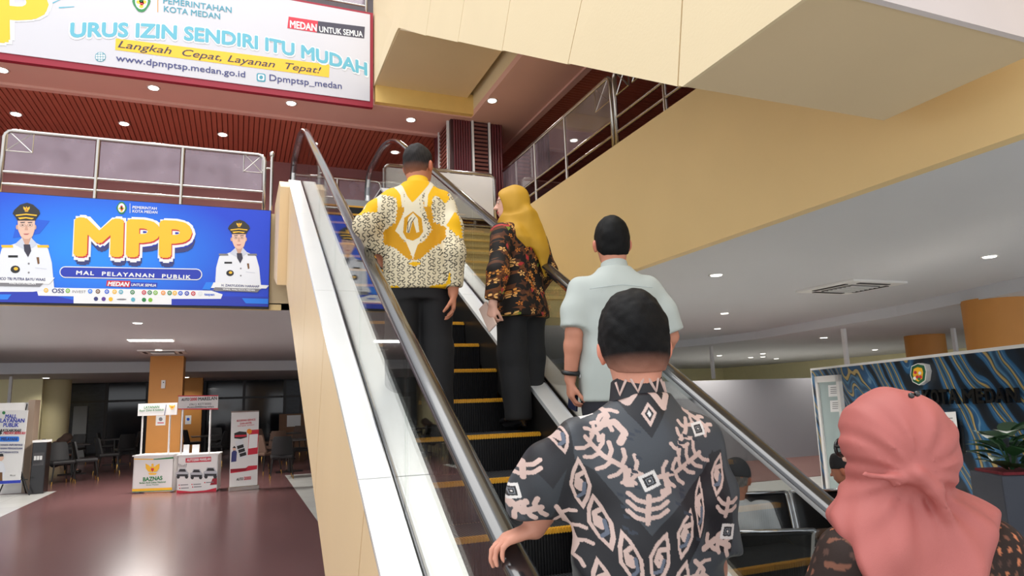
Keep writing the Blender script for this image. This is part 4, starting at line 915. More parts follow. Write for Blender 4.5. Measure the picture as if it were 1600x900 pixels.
build(MB().prism([W(-.03, zW), W(LW, zW), W(LW, zW+.03), W(-.03, zW+.03)], -n*.1), 'top_trim', white_p, cwll); build(MB().prism([W(-.03, 0), W(0, 0), W(0, zW), W(-.03, zW)], -n*.1), 'edge_trim', white_p, cwll)
dr = thing('glazed_door', wa+d*.3, 'white framed frosted glass door in the marbled wall', 'door')
D0 = S.uv(1278, 590); D1 = S.uv(1319, 583); u0, u1, vt = D0[0], S.uv(1323, 660)[0], (D0[1]+D1[1])/2
fw_ = .09
for (a0, a1, b0_, b1_) in ((u0, u0+fw_, 0, vt), (u1-fw_, u1, 0, vt), (u0, u1, vt-fw_, vt), (u0, u1, 0, .08)):
    build(MB().prism([W(a0, b0_, .0), W(a1, b0_, .0), W(a1, b1_, .0), W(a0, b1_, .0)], n*.05), 'door_frame', white_p, dr)
build(MB().prism([W(u0+fw_, .08, .01), W(u1-fw_, .08, .01), W(u1-fw_, vt-fw_, .01), W(u0+fw_, vt-fw_, .01)], n*.015), 'pane', mat('frosted_glass', (168, 186, 186), .35, var=.03), dr)
SD = Sheet(wa+n*.028, d, up, dr)
for (x0, y0, x1, y1) in ((1294, 602, 1312, 620), (1297, 626, 1314, 644)):
    SD.shape([(x0, y0), (x1, y0-1), (x1+1, y1-1), (x0+1, y1)], K['white'], 'notice_sheet')
    for k in range(4): SD.shape([(x0+4, y0+3+k*3), (x1-4, y0+2.5+k*3), (x1-4, y0+3.5+k*3), (x0+4, y0+4+k*3)], K['grey'], 'print', .004)
for (x0, y0, x1, y1) in ((1459, 645, 1500, 704),):
    nb = thing('framed_notice', W(2.5, .6, .02), 'white printed notice in a clear holder on the marbled wall', 'notice'); SN = Sheet(wa+n*.012, d, up, nb)
    build(MB().prism([SN.w(SN.uv(1453, 642), -.01), SN.w(SN.uv(1500, 637), -.01), SN.w(SN.uv(1508, 709), -.01), SN.w(SN.uv(1461, 708), -.01)], n*.012), 'holder', glass('holder_glass', (245, 245, 245), .25), nb)
    SN.shape([(1460, 645), (1494, 643), (1501, 704), (1466, 703)], K['white'], 'sheet', .005)
    for k in range(8): SN.shape([(1466+k*.6, 654+k*5.2), (1490+k*.6, 652.5+k*5.2), (1490+k*.6, 653.7+k*5.2), (1466+k*.6, 655.2+k*5.2)], K['grey'] if k not in (3, 4) else K['gold'], 'print', .008)
# emblem and letters standing off the wall
em = thing('city_emblem', W(1.9, 1.5, .05), 'green and gold city shield fixed to the marbled wall above the letters', 'emblem'); SE = Sheet(wa+n*.05, d, up, em)
pts = [(1424, 572), (1434, 567.5), (1445, 570), (1448, 580), (1446, 595), (1436, 602), (1426, 597), (1422, 586)]
build(MB().prism([SE.w(SE.uv(*p), -.05) for p in pts], n*.05), 'backing', white_p, em); 
cx, cy = 1435, 585
SE.shape([(cx+(x-cx)*.9, cy+(y-cy)*.92) for x, y in pts], ink('shield', (30, 96, 62)), 'shield', .002); SE.shape([(cx+(x-cx)*.62, cy+(y-cy)*.66) for x, y in pts], K['gold'], 'field', .004)
for dx, dy, q in ((-4, -3, 'red'), (3, -2, 'white'), (-1, 4, 'red'), (2, 7, 'green'), (-5, 6, 'white'), (4, 4, 'red')): SE.disc((cx+dx, cy+dy), 2.6, 2.6, K[q], 'motif', .006, 8)
for ch, x0, x1 in (('K', 1447, 1460), ('O', 1461, 1473), ('T', 1474, 1487), ('A', 1488, 1503), ('M', 1510, 1530), ('E', 1532, 1544), ('D', 1546, 1560), ('A', 1561, 1578), ('N', 1580, 1597)):
    yb = 631-(x0-1447)*.022; U0 = S.uv(x0, yb); U1 = S.uv(x1, yb-.3); hh = S.uv(x0, yb-23)[1]-U0[1]
    me = text_mesh(ch, .03, 0, 1, .012); V = np.empty(len(me.vertices)*3); me.vertices.foreach_get('co', V); V = V.reshape(-1, 3)
    a0, a1 = V[:,0].min(), V[:,0].max(); c_ = W(U0[0], U0[1], .0)
    lt = bpy.data.objects.new('wall_letter', me); COL.objects.link(lt); lt.location = tuple(c_)
    Wd = (V[:,:1]-a0)/(a1-a0)*(U1[0]-U0[0])*d+V[:,1:2]/.73*hh*up+(V[:,2:]+.02)*n
    me.vertices.foreach_set('co', Wd.astype(np.float32).ravel()); me.materials.clear(); me.materials.append(mat('letter_black', (22, 22, 24), .25, var=.05))
    lt.parent = cwll; lt.location = tuple(c_-rootloc(cwll))
# planter
pb = onplane(1583, 745, wa+n*.48, n); pb[2] = 0
pl_ = thing('potted_plant', pb, 'leafy green plant in a dark square planter before the marbled wall', 'plant')
dpl = (pb-CP)@_f; zpt = (CP+ray(1575, 742)*dpl)[2]; zpl = (CP+ray(1560, 662)*dpl)[2]
build(MB().obox(pb+up*zpt/2, d*.2, n*.2, up*zpt/2), 'planter', mat('planter_dark', (58, 62, 74), .5, var=.1), pl_, bevel=.015)
build(MB().obox(pb+up*(zpt+.0), d*.17, n*.17, up*.02), 'soil', mat('soil_red', (120, 36, 44), .9, var=.4, scale=30), pl_)
leafm = mat('leaf_green', (48, 84, 48), .4, var=.3, scale=8)
def leaf(p, dirv, L, Wd_):
    dirv = np.array(dirv, float); dirv /= np.linalg.norm(dirv); sd = np.cross(dirv, up); sd /= np.linalg.norm(sd)+1e-9; nn = np.cross(sd, dirv); mb = MB(); rows = []
    for i in range(6):
        t = i/5; w_ = Wd_*math.sin(math.pi*min(1, .06+t*.94))**.8*(1-.25*t); c_ = p+dirv*L*t-up*.25*L*t*t; rows += [c_-sd*w_+nn*.2*w_, c_, c_+sd*w_+nn*.2*w_]
    mb.add(rows, [(3*i+j, 3*i+j+1, 3*i+j+4, 3*i+j+3) for i in range(5) for j in range(2)]); return mb
for k in range(34):
    a = RNG.uniform(0, 6.28); t = RNG.uniform(.05, 1); p = pb+up*(zpt+(zpl-zpt)*.85*t)+np.array([math.cos(a), math.sin(a), 0])*RNG.uniform(.02, .12)
    build(leaf(p, (math.cos(a), math.sin(a), RNG.uniform(.1, .9)), RNG.uniform(.2, .34), RNG.uniform(.06, .10)), 'leaf', leafm, pl_, smooth=True)
for k in range(6):
    a = k*1.05; build(MB().tube([pb+up*zpt, pb+up*(zpt+.2)+np.array([math.cos(a), math.sin(a), 0])*.06, pb+up*(zpl-.12)+np.array([math.cos(a), math.sin(a), 0])*.12], .007, 5), 'stem', leafm, pl_)
# ================================================================ WAITING BENCHES
bk = mat('bench_black', (34, 34, 36), .3, .6, var=.15, scale=200)
def bench(px, py, dp, label, nseat, flip, ztop=.74):
    c = dep(px, py, dp); u = np.array([_r0[0], _r0[1], 0]); f = np.array([_f[0], _f[1], 0]); f /= np.linalg.norm(f); f = f*(1 if flip else -1)
    r = thing('waiting_bench', (c[0], c[1], 0), label, 'bench')
    O = np.array([c[0], c[1], 0]); w = .52
    build(MB().obox(O+f*.25+up*.33+u*w*(nseat-1)/2, u*(w*nseat/2), f*.03, up*.03), 'beam', chrome, r)
    for i in range(nseat):
        o_ = O+u*w*i
        def P(s, t, q=0):                   # profile: seat then back
            return o_+u*s+f*t[0]+up*t[1]
        prof = [(.48, .40), (.46, .43), (.25, .40), (.08, .41), (.03, .46), (-.02, .6), (-.06, ztop-.02), (-.08, ztop)]
        vs = []; ns = 7
        for (a, b) in prof:
            for j in range(ns): s = -1+2*j/(ns-1); vs.append(P(s*.235, (a+.03*(1-s*s)*(-1 if b > .45 else 0), b)))
        m = len(prof); mb = MB().add(vs, [(k*ns+j, k*ns+j+1, (k+1)*ns+j+1, (k+1)*ns+j) for k in range(m-1) for j in range(ns-1)])
        so = build(mb, 'seat_shell', bk, r, smooth=True); so.modifiers.new('solid', 'SOLIDIFY').thickness = .012
        for s in (-.245, .245): build(MB().tube([P(s, q) for q in prof], .016, 8), 'side_tube', chrome, r, smooth=True)
        build(MB().tube([P(-.245, prof[-1]), P(.245, prof[-1])], .014, 8), 'back_bar', chrome, r, smooth=True)
    for i in (0, nseat-1):
        q = O+u*w*i+f*.25; build(MB().cyl(q+up*.33, q+up*.04, .025, 8), 'leg', chrome, r, smooth=True, autos=50); build(MB().obox(q+up*.02, u*.03, f*.28, up*.02), 'foot', chrome, r)
    return r
bench(1049, 858, 3.75, 'black perforated waiting bench with chrome tubes where the capped man sits', 2, True)
bench(1075, 800, 5.0, 'black waiting bench facing the capped man, by the marbled wall', 3, False)
# ================================================================ PEOPLE: implicit surfaces meshed on a grid
def smin(a, b, k):
    if k <= 0: return np.minimum(a, b)
    h = np.clip(.5+.5*(b-a)/k, 0, 1); return b*(1-h)+a*h-k*h*(1-h)
class Field:
    def __init__(s, lo, hi, h):
        s.h = h; s.ax = [np.arange(lo[i]-2*h, hi[i]+3*h, h, dtype=np.float32) for i in range(3)]
        s.D = np.full([len(a) for a in s.ax], 1.0, np.float32)
    def block(s, lo, hi, m):
        sl = []; co = []
        for i in range(3):
            a = s.ax[i]; i0 = max(0, int((lo[i]-m-a[0])/s.h)); i1 = min(len(a), int((hi[i]+m-a[0])/s.h)+2); i1 = max(i1, i0)
            sl.append(slice(i0, i1)); sh = [1, 1, 1]; sh[i] = -1; co.append(a[i0:i1].reshape(sh))
        return tuple(sl), co
    def put(s, sl, d, k): 
        if s.D[sl].size: s.D[sl] = smin(s.D[sl], d, k)
    def cone(s, a, b, ra, rb, k=.02, sq=None):
        a = np.asarray(a, np.float32); b = np.asarray(b, np.float32); R = max(ra, rb)*(1 if sq is None else max(1, 1/min(sq)))
        sl, (x, y, z) = s.block(np.minimum(a, b)-R, np.maximum(a, b)+R, k+2*s.h); d = b-a; L = float(d@d)+1e-9
        t = np.clip(((x-a[0])*d[0]+(y-a[1])*d[1]+(z-a[2])*d[2])/L, 0, 1)
        q = (1, 1, 1) if sq is None else sq
        D = np.sqrt(((x-a[0]-t*d[0])*q[0])**2+((y-a[1]-t*d[1])*q[1])**2+((z-a[2]-t*d[2])*q[2])**2)-(ra+t*(rb-ra))
        s.put(sl, D, k); return s
    def ell(s, c, r, k=.02, R=None, cut=False):
        c = np.asarray(c, np.float32); m = max(r)
        sl, (x, y, z) = s.block(c-m, c+m, k+2*s.h); p = [x-c[0], y-c[1], z-c[2]]
        if R is not None: p = [R[0][i]*p[0]+R[1][i]*p[1]+R[2][i]*p[2] for i in range(3)]
        k0 = np.sqrt((p[0]/r[0])**2+(p[1]/r[1])**2+(p[2]/r[2])**2); k1 = np.sqrt((p[0]/r[0]**2)**2+(p[1]/r[1]**2)**2+(p[2]/r[2]**2)**2)+1e-6
        D = k0*(k0-1)/k1
        if cut: s.D[sl] = -smin(-s.D[sl], D, k)
        else: s.put(sl, D, k)
        return s
    def loft(s, sec, k=.02, pw=2.2, fold=None):
        S = np.array(sec, float); o = np.argsort(S[:,0]); S = S[o]; zz = S[:,0]
        lo = [(S[:,1]-S[:,3]).min()-.03, (S[:,2]-S[:,4]).min()-.03, zz[0]]; hi = [(S[:,1]+S[:,3]).max()+.03, (S[:,2]+S[:,4]).max()+.03, zz[-1]]
        sl, (x, y, z) = s.block(np.array(lo), np.array(hi), k+2*s.h)
        zf = np.linspace(zz[0], zz[-1], 200); sm = []
        for c in range(1, 5):
            v = np.interp(zf, zz, S[:,c]); ker = np.ones(17)/17; v = np.convolve(np.pad(v, 8, 'edge'), ker, 'valid'); sm.append(v)
        cx, cy, w, d = [np.interp(z, zf, v).astype(np.float32) for v in sm]
        ux, uy = (x-cx)/w, (y-cy)/d
        if fold is not None:
            th = np.arctan2(uy, ux); f = fold(th, z); 
        else: f = 0
        rad = (np.abs(ux)**pw+np.abs(uy)**pw)**(1/pw)
        D = (rad-1-f)*np.minimum(w, d)*.85
        D = np.maximum(D, np.maximum(z-zz[-1], zz[0]-z)); s.put(sl, D.astype(np.float32), k); return s
    def plane(s, p, n, k=0.0):            # keep the side opposite to n
        x, y, z = [a.reshape([-1 if i == j else 1 for j in range(3)]) for i, a in enumerate(s.ax)]
        D = (x-p[0])*n[0]+(y-p[1])*n[1]+(z-p[2])*n[2]; s.D = np.maximum(s.D, D.astype(np.float32)) if k <= 0 else -smin(-s.D, -D.astype(np.float32), k); return s
    def noise(s, amp, freqs, seed=0, n=7, aniso=(1, 1, 1)):
        r = np.random.RandomState(seed); x, y, z = [a.reshape([-1 if i == j else 1 for j in range(3)]) for i, a in enumerate(s.ax)]
        m = s.D < .05; N = np.zeros_like(s.D)
        for f in freqs:
            for i in range(n):
                v = r.normal(size=3)*np.array(aniso); v = v/np.linalg.norm(v)*f; N += (np.sin(x*v[0]+y*v[1]+z*v[2]+r.uniform(0, 6.28))*(freqs[0]/f)**.8).astype(np.float32)
        s.D = np.where(m, s.D+amp*N/math.sqrt(n), s.D); return s
    def mesh(s, name, smooth=1):
        D = s.D; h = s.h; nx, ny, nz = D.shape; S = D < 0
        D[0] = D[-1] = 1; D[:, 0] = D[:, -1] = 1; D[:, :, 0] = D[:, :, -1] = 1; S = D < 0
        idx = []; pos = []; quads = []; st = (ny*nz, nz, 1)
        for ax in range(3):
            A = [slice(None)]*3; B = [slice(None)]*3; A[ax] = slice(0, -1); B[ax] = slice(1, None)
            Q = np.nonzero(S[tuple(A)] != S[tuple(B)]); ijk = np.stack(Q, 1); a = D[tuple(A)][Q]; b = D[tuple(B)][Q]; t = a/(a-b)
            p = np.stack([s.ax[i][ijk[:, i]] for i in range(3)], 1).astype(np.float64); p[:, ax] += t*h
            flat = ijk@np.array(st); o1, o2 = [st[i] for i in range(3) if i != ax]; o1, o2 = st[(ax+1) % 3], st[(ax+2) % 3]
            q = np.stack([flat, flat-o1, flat-o1-o2, flat-o2], 1); inside = S[tuple(A)][Q]
            q = np.where(inside[:, None], q, q[:, ::-1]); quads.append(q)
            for c in range(4): idx.append(q[:, c]); pos.append(p)
        idx = np.concatenate(idx); pos = np.concatenate(pos); u, inv = np.unique(idx, return_inverse=True); n = np.bincount(inv)
        V = np.stack([np.bincount(inv, pos[:, i])/n for i in range(3)], 1); F = np.searchsorted(u, np.concatenate(quads))
        E = np.unique(np.sort(np.concatenate([F[:, [0, 1]], F[:, [1, 2]], F[:, [2, 3]], F[:, [3, 0]]]), 1), axis=0)
        for _ in range(smooth):
            acc = np.zeros_like(V); cnt = np.bincount(E.ravel(), minlength=len(V))
            for i in range(3): acc[:, i] = np.bincount(E[:, 0], V[E[:, 1], i], len(V))+np.bincount(E[:, 1], V[E[:, 0], i], len(V))
            V = V*.5+.5*acc/cnt[:, None]
        me = bpy.data.meshes.new(name); me.vertices.add(len(V)); me.vertices.foreach_set('co', V.astype(np.float32).ravel())
        me.loops.add(F.size); me.loops.foreach_set('vertex_index', F.ravel().astype(np.int32)); me.polygons.add(len(F))
        me.polygons.foreach_set('loop_start', np.arange(0, F.size, 4, dtype=np.int32)); me.polygons.foreach_set('loop_total', np.full(len(F), 4, np.int32))
        me.polygons.foreach_set('use_smooth', np.ones(len(F), dtype=bool)); me.update(calc_edges=True); me.validate()
        return me
def subdiv(me, lv):
    o = bpy.data.objects.new('tmp', me); COL.objects.link(o); m = o.modifiers.new('s', 'SUBSURF'); m.levels = lv; m.render_levels = lv
    dg = bpy.context.evaluated_depsgraph_get(); r = bpy.data.meshes.new_from_object(o.evaluated_get(dg)); bpy.data.objects.remove(o); bpy.data.meshes.remove(me); return r
def verts(me): V = np.empty(len(me.vertices)*3, np.float32); me.vertices.foreach_get('co', V); return V.reshape(-1, 3).astype(np.float64)
def set_col(me, C):
    a = me.color_attributes.new('Col', 'FLOAT_COLOR', 'POINT'); A = np.ones((len(C), 4), np.float32); A[:, :3] = C; a.data.foreach_set('color', A.ravel())
LC = lambda c: np.array(lin(c))
class Print:                               # flat dye pattern evaluated at the vertices of a cloth
    def __init__(s, U, V, base): s.U, s.V = U, V; s.C = np.tile(LC(base), (len(U), 1))
    def fill(s, pts, col):
        P = np.array(pts, float); m = np.nonzero((s.U > P[:,0].min()) & (s.U < P[:,0].max()) & (s.V > P[:,1].min()) & (s.V < P[:,1].max()))[0]
        u, v = s.U[m], s.V[m]; ins = np.zeros(len(m), bool)
        for i in range(len(P)):
            x0, y0 = P[i]; x1, y1 = P[i-1]
            if y0 == y1: continue
            c = ((y0 > v) != (y1 > v)) & (u < (x1-x0)*(v-y0)/(y1-y0)+x0); ins ^= c
        s.C[m[ins]] = LC(col)
    def stroke(s, pts, w, col):
        P = np.array(pts, float); m = np.nonzero((s.U > P[:,0].min()-w) & (s.U < P[:,0].max()+w) & (s.V > P[:,1].min()-w) & (s.V < P[:,1].max()+w))[0]
        if not len(m): return
        u, v = s.U[m], s.V[m]; best = np.full(len(m), 1e9)
        for i in range(len(P)-1):
            a, b = P[i], P[i+1]; d = b-a; L = d@d+1e-12; t = np.clip(((u-a[0])*d[0]+(v-a[1])*d[1])/L, 0, 1); best = np.minimum(best, (u-a[0]-t*d[0])**2+(v-a[1]-t*d[1])**2)
        s.C[m[best < w*w]] = LC(col)
    def disc(s, c, r, col): s.stroke([c, (c[0]+1e-6, c[1])], r, col)
def rotz(a): c, s = math.cos(a), math.sin(a); return np.array([[c, -s, 0], [s, c, 0], [0, 0, 1.]])
class Person:
    def __init__(s, name, O, rz, h, label, cat='person', lean=0.0):
        s.O = np.array(O, float); s.rz = rz; s.s = h/1.70; s.root = thing(name, O, label, cat, rz=rz); s.Ri = rotz(-rz); k = s.s
        s.J = {n: np.array(p)*k for n, p in dict(head=(0, .01, 1.475), neck=(0, -.02, 1.40), ls=(-.175, -.01, 1.385), rs=(.175, -.01, 1.385), le=(-.24, -.03, 1.10), re=(.24, -.03, 1.10),
               lw=(-.25, .02, .86), rw=(.25, .02, .86), lh=(-.09, 0, .90), rh=(.09, 0, .90), lk=(-.10, .01, .49), rk=(.10, .01, .49), la=(-.10, -.02, .09), ra=(.10, -.02, .09)).items()}
        s.hy = 0.0; s.hp = 0.0; s.dz = 0.0
    def loc(s, W): return s.Ri@(np.asarray(W)-s.O)
    def px(s, x, y, t): return s.loc(dep(x, y, t))
    def HR(s):                             # head rotation, columns = head axes
        c, sn = math.cos(s.hp), math.sin(s.hp); return rotz(s.hy)@np.array([[1, 0, 0], [0, c, -sn], [0, sn, c]])
    def hp_(s, p): return s.J['head']+s.HR()@(np.array(p)*s.s)
    def put(s, name, me, m, parent=None): 
        o = link(name, me, m, parent or s.root); return o
    def head(s, F):
        k = s.s; R = s.HR().tolist(); E = lambda c, r, kk, cut=False: F.ell(s.hp_(c), [v*k for v in r], kk, R, cut)
        E((0, -.012, .127), (.076, .095, .098), .02); E((0, .03, .078), (.062, .062, .085), .03); E((0, .04, .026), (.042, .042, .032), .03); E((0, -.03, .06), (.062, .06, .07), .03)
        E((0, .078, .118), (.05, .016, .012), .014); 
        for sx in (-1, 1): E((sx*.031, .098, .104), (.017, .014, .011), .008, True)
        F.cone(s.hp_((0, .088, .105)), s.hp_((0, .112, .070)), .007*k, .012*k, .012); 
        for sx in (-1, 1): E((sx*.011, .100, .068), (.009, .010, .007), .006); E((sx*.031, .084, .104), (.014, .012, .010), .003)
        E((0, .091, .044), (.022, .010, .006), .006); E((0, .089, .034), (.018, .010, .006), .006)
        for sx in (-1, 1): E((sx*.083, -.005, .088), (.010, .022, .036), .008); E((sx*.093, -.014, .092), (.006, .014, .024), .006)
        F.cone(s.hp_((0, -.02, .05)), s.J['neck'], .054*k, .060*k, .03)
    def arm(s, F, a, e, w, r=(.044, .040, .029), k=.02):
        k_ = s.s; F.cone(s.J[a], s.J[e], r[0]*k_, r[1]*k_, k); m = s.J[e]*.72+s.J[w]*.28; F.cone(s.J[e], m, r[1]*k_, r[1]*1.06*k_, k); F.cone(m, s.J[w], r[1]*1.06*k_, r[2]*k_, k)
    def hand(s, F, w, d, n, side, curl=(.25, .4, .4), spread=.10, sc=1.0, thumb=(.55, .5)):
        # d fingers' direction, n palm normal (palm side), side +1: thumb on d x n side
        k = s.s*sc; W = s.J[w] if isinstance(w, str) else np.asarray(w); d = np.array(d, float); d /= np.linalg.norm(d); n = np.array(n, float); n -= d*(n@d); n /= np.linalg.norm(n); t = np.cross(d, n)*side
        for i, (off, L, r) in enumerate(((.030, .074, .0090), (.010, .082, .0092), (-.010, .076, .0088), (-.029, .060, .0080))):
            kn = W+d*.088*k+t*off*k-n*.002*k-d*(.008*abs(i-1.2))*k; F.cone(W+d*.012*k+t*off*.55*k, kn, .0145*k, .012*k, .014*k)
            a = 0; p = kn
            for j, fr in enumerate((.45, .31, .24)):
                a += curl[j]; v = d*math.cos(a)+n*math.sin(a)+t*(off*spread*12); v /= np.linalg.norm(v); q = p+v*L*fr*k; F.cone(p, q, r*(1.05-.1*j)*k, r*(.97-.12*j)*k, .003*k); p = q
        p = W+d*.025*k+t*.022*k; a1, a2 = thumb
        for j, (L, r) in enumerate(((.042, .0125), (.032, .0105), (.026, .009))):
            v = d*math.cos(a1)+t*math.sin(a1)*.8+n*(a2+.15*j); v /= np.linalg.norm(v); q = p+v*L*k; F.cone(p, q, r*k, r*.9*k, .008*k); p = q; a1 *= .6
    def legs(s, F):
        k = s.s; J = s.J
        for c in 'lr': F.cone(J[c+'h'], J[c+'k'], .075*k, .052*k, .03); F.cone(J[c+'k'], J[c+'a'], .050*k, .036*k, .02); F.cone(J[c+'a'], J[c+'a']+np.array([0, .1, -.04])*k, .034*k, .028*k, .02)
    def torso(s, F, g=0.0, secs=None, k=.03):
        z = s.s; T = secs or [(.84, 0, 0, .145, .10), (.95, 0, 0, .155, .105), (1.06, 0, .005, .140, .095), (1.2, 0, .0, .150, .105), (1.3, 0, -.005, .16, .108), (1.37, 0, -.012, .155, .09), (1.42, 0, -.018, .10, .07), (1.45, 0, -.018, .06, .058)]
        F.loft([(a*z+s.dz, b*z, c*z, (w+g)*z, (d+g)*z) for a, b, c, w, d in T], k)
    def body(s, skin, h=.007, hands=(), lips=(176, 96, 88), brows=True, seated=False):
        P = np.array(list(s.J.values())); F = Field(P.min(0)-[.2, .2, .1], np.maximum(P.max(0), s.hp_((0, 0, .25)))+[.2, .22, .06], h)
        s.torso(F, -.02); s.head(F); s.arm(F, 'ls', 'le', 'lw'); s.arm(F, 'rs', 're', 'rw'); s.legs(F)
        for a in hands: s.hand(F, *a[0:4], **(a[4] if len(a) > 4 else {}))
        me = F.mesh('body', 1); V = verts(me); C = np.tile(LC(skin), (len(V), 1)); q = (V-s.J['head'])@s.HR()/s.s
        r = np.random.RandomState(3); C *= (1+.05*np.sin(V[:, :1]*60+1)*np.sin(V[:, 2:]*47)); fr = q[:, 1] > .05
        C[fr & (np.abs(q[:, 0]) < .021) & (np.abs(q[:, 2]-.039) < .009)] = LC(lips)
        for sx in (-1, 1):
            e = ((q[:, 0]-sx*.031)/.014)**2+((q[:, 2]-.104)/.0075)**2; C[fr & (e < .6) & (q[:, 1] > .07)] = LC((214, 204, 196)); C[fr & (((q[:, 0]-sx*.031)**2+(q[:, 2]-.104)**2) < .0065**2)] = LC((30, 22, 20)); C[fr & (e > .8) & (e < 1.5) & (q[:, 2] > .108)] = LC((50, 32, 28))
            if brows: C[fr & (np.abs(q[:, 0]-sx*.032) < .02) & (np.abs(q[:, 2]-.124+.1*np.abs(q[:, 0]-sx*.028)) < .0045)] = LC((46, 34, 30))
        ear = (np.abs(q[:, 0]) > .078) & (q[:, 2] > .05) & (q[:, 2] < .125); C[ear] = C[ear]*np.array([1.06, .84, .80])
        set_col(me, C); s.put('body', me, vcol_mat('skin', .5, .12, 300, spec=.4)); s.skin = skin; return me
    def hair(s, col, thick=.010, top=0.0, hl=None, fade=None, seed=1, h=.005, rough=.4, amp=.003):
        k = s.s; c = s.hp_((0, 0, .12)); F = Field(c-.15, c+.16, h); R = s.HR().tolist(); g = thick
        F.ell(s.hp_((0, -.013, .127)), [(.077+g)*k, (.096+g)*k, (.099+g+top)*k], .02, R); F.ell(s.hp_((0, -.034, .065)), [(.062+g*.7)*k, (.058+g*.6)*k, (.07)*k], .03, R)
        F.noise(amp, (90, 160, 300), seed)
        x, y, z = np.meshgrid(*F.ax, indexing='ij'); P = np.stack([x-s.J['head'][0], y-s.J['head'][1], z-s.J['head'][2]], -1)@s.HR()/k
        H_ = hl or ([-.11, -.055, -.03, -.005, .02, .045, .075, .10], [.02, .03, .05, .115, .115, .13, .165, .19])
        cut = np.interp(P[..., 1], *H_)-P[..., 2]; F.D = np.maximum(F.D, (cut*k).astype(np.float32)); me = F.mesh('hair', 1)
        V = verts(me); q = (V-s.J['head'])@s.HR()/k; C = np.tile(LC(col), (len(V), 1)); r = np.random.RandomState(seed)
        C *= (1+.35*np.sin(q[:, :1]*300+q[:, 1:2]*90)*np.sin(q[:, 2:]*120+q[:, :1]*200))
        if fade:
            t = np.clip((fade[1]-q[:, 2])/(fade[1]-fade[0]), 0, 1)[:, None]; C = C*(1-t)+LC(s.skin)*.55*t
        set_col(me, np.clip(C, 0, 1)); return s.put('hair', me, vcol_mat('hair_mat', .6, .5, 500, spec=.18))
    def trousers(s, col, r=(.105, .088, .078), h=.009, name='trousers', zlow=.05, waist=1.0):
        k = s.s; J = s.J; P = np.array([J[c+e] for c in 'lr' for e in 'hka']); F = Field(P.min(0)-[.17, .17, .05], P.max(0)+[.17, .17, .22], h)
        F.loft([(.76*k, 0, 0, .165*k, .12*k), (.84*k, 0, -.01*k, .165*k, .118*k), (.92*k, 0, 0, .148*k, .105*k), (.97*k, 0, 0, .14*k, .098*k)], .03)
        for c in 'lr':
            F.cone(J[c+'h']-np.array([0, 0, .07]), J[c+'k'], r[0]*.92*k, r[1]*k, .03); F.cone(J[c+'k'], J[c+'a']-np.array([0, 0, .02]), r[1]*k, r[2]*k, .03)
        F.noise(.003, (25, 50), 5, aniso=(1, 1, .6)); F.plane((0, 0, zlow*k), (0, 0, -1)); me = F.mesh(name, 2); s.put(name, me, mat('cloth_'+name+str(col), col, .8, var=.1, scale=30, bump=.15, bscale=500)); return me
    def shoes(s, col, heel=0.0, gloss=.25, name='shoe'):
        k = s.s
        for c in 'lr':
            a = s.J[c+'a']; F = Field(a-[.08, .13, .12], a+[.08, .22, .06], .006); z0 = a[2]-.09*k
            F.ell((a[0], a[1]-.02*k, z0+.045*k+heel), (.038*k, .055*k, .045*k), .03); F.ell((a[0], a[1]+.10*k, z0+.032*k), (.045*k, .085*k, .034*k), .03); F.cone((a[0], a[1]-.03*k, z0+.03*k+heel), (a[0], a[1]+.08*k, z0+.03*k), .036*k, .04*k, .03)
            if heel: F.cone((a[0], a[1]-.05*k, z0+.01), (a[0], a[1]-.05*k, z0+.04+heel), .02*k, .026*k, .01)
            F.plane((0, 0, z0), (0, 0, -1)); s.put(name, F.mesh(name, 1), mat('shoe_'+str(col), col, gloss, var=.1, spec=.6))
    def garment(s, name, secs, sleeves, h, z0, z1, noise=.004, seed=2, collar=None, extra=None, sub=0, freqs=(14, 30, 55), k=.035, pw=2.3, fold=None, aniso=(1.2, 1.2, .6)):
        kk = s.s; S = [(a*kk, b*kk, c*kk, w*kk, d*kk) for a, b, c, w, d in secs]; P = [np.array([x[1]-x[3], x[2]-x[4], x[0]]) for x in S]+[np.array([x[1]+x[3], x[2]+x[4], x[0]]) for x in S]
        for sl in sleeves:
            for p, r in sl: P += [np.asarray(p)-r, np.asarray(p)+r]
        P = np.array(P); F = Field(P.min(0)-.04, P.max(0)+.04, h); F.loft(S, k, pw, fold)
        for sl in sleeves:
            G = Field.__new__(Field); G.h = F.h; G.ax = F.ax; G.D = np.full_like(F.D, 1.0)
            for i in range(len(sl)-1): G.cone(sl[i][0], sl[i+1][0], sl[i][1], sl[i+1][1], .03)
            e = np.asarray(sl[-1][0]); d = e-np.asarray(sl[-2][0]); d /= np.linalg.norm(d); x, y, z = [a.reshape([-1 if i == j else 1 for j in range(3)]) for i, a in enumerate(F.ax)]
            near = ((x-e[0])**2+(y-e[1])**2+(z-e[2])**2) < .18**2
            pl = (x-e[0])*d[0]+(y-e[1])*d[1]+(z-e[2])*d[2]; G.D = np.where(near, np.maximum(G.D, pl), G.D).astype(np.float32)
            F.D = smin(F.D, G.D, .04)
        if extra: extra(F)
        if noise: F.noise(noise, freqs, seed, aniso=aniso)
        F.plane((0, 0, z0*kk), (0, 0, -1))
        if z1: F.plane((0, 0, z1*kk), (0, 0, 1))
        me = F.mesh(name, 2)
        return subdiv(me, sub) if sub else me
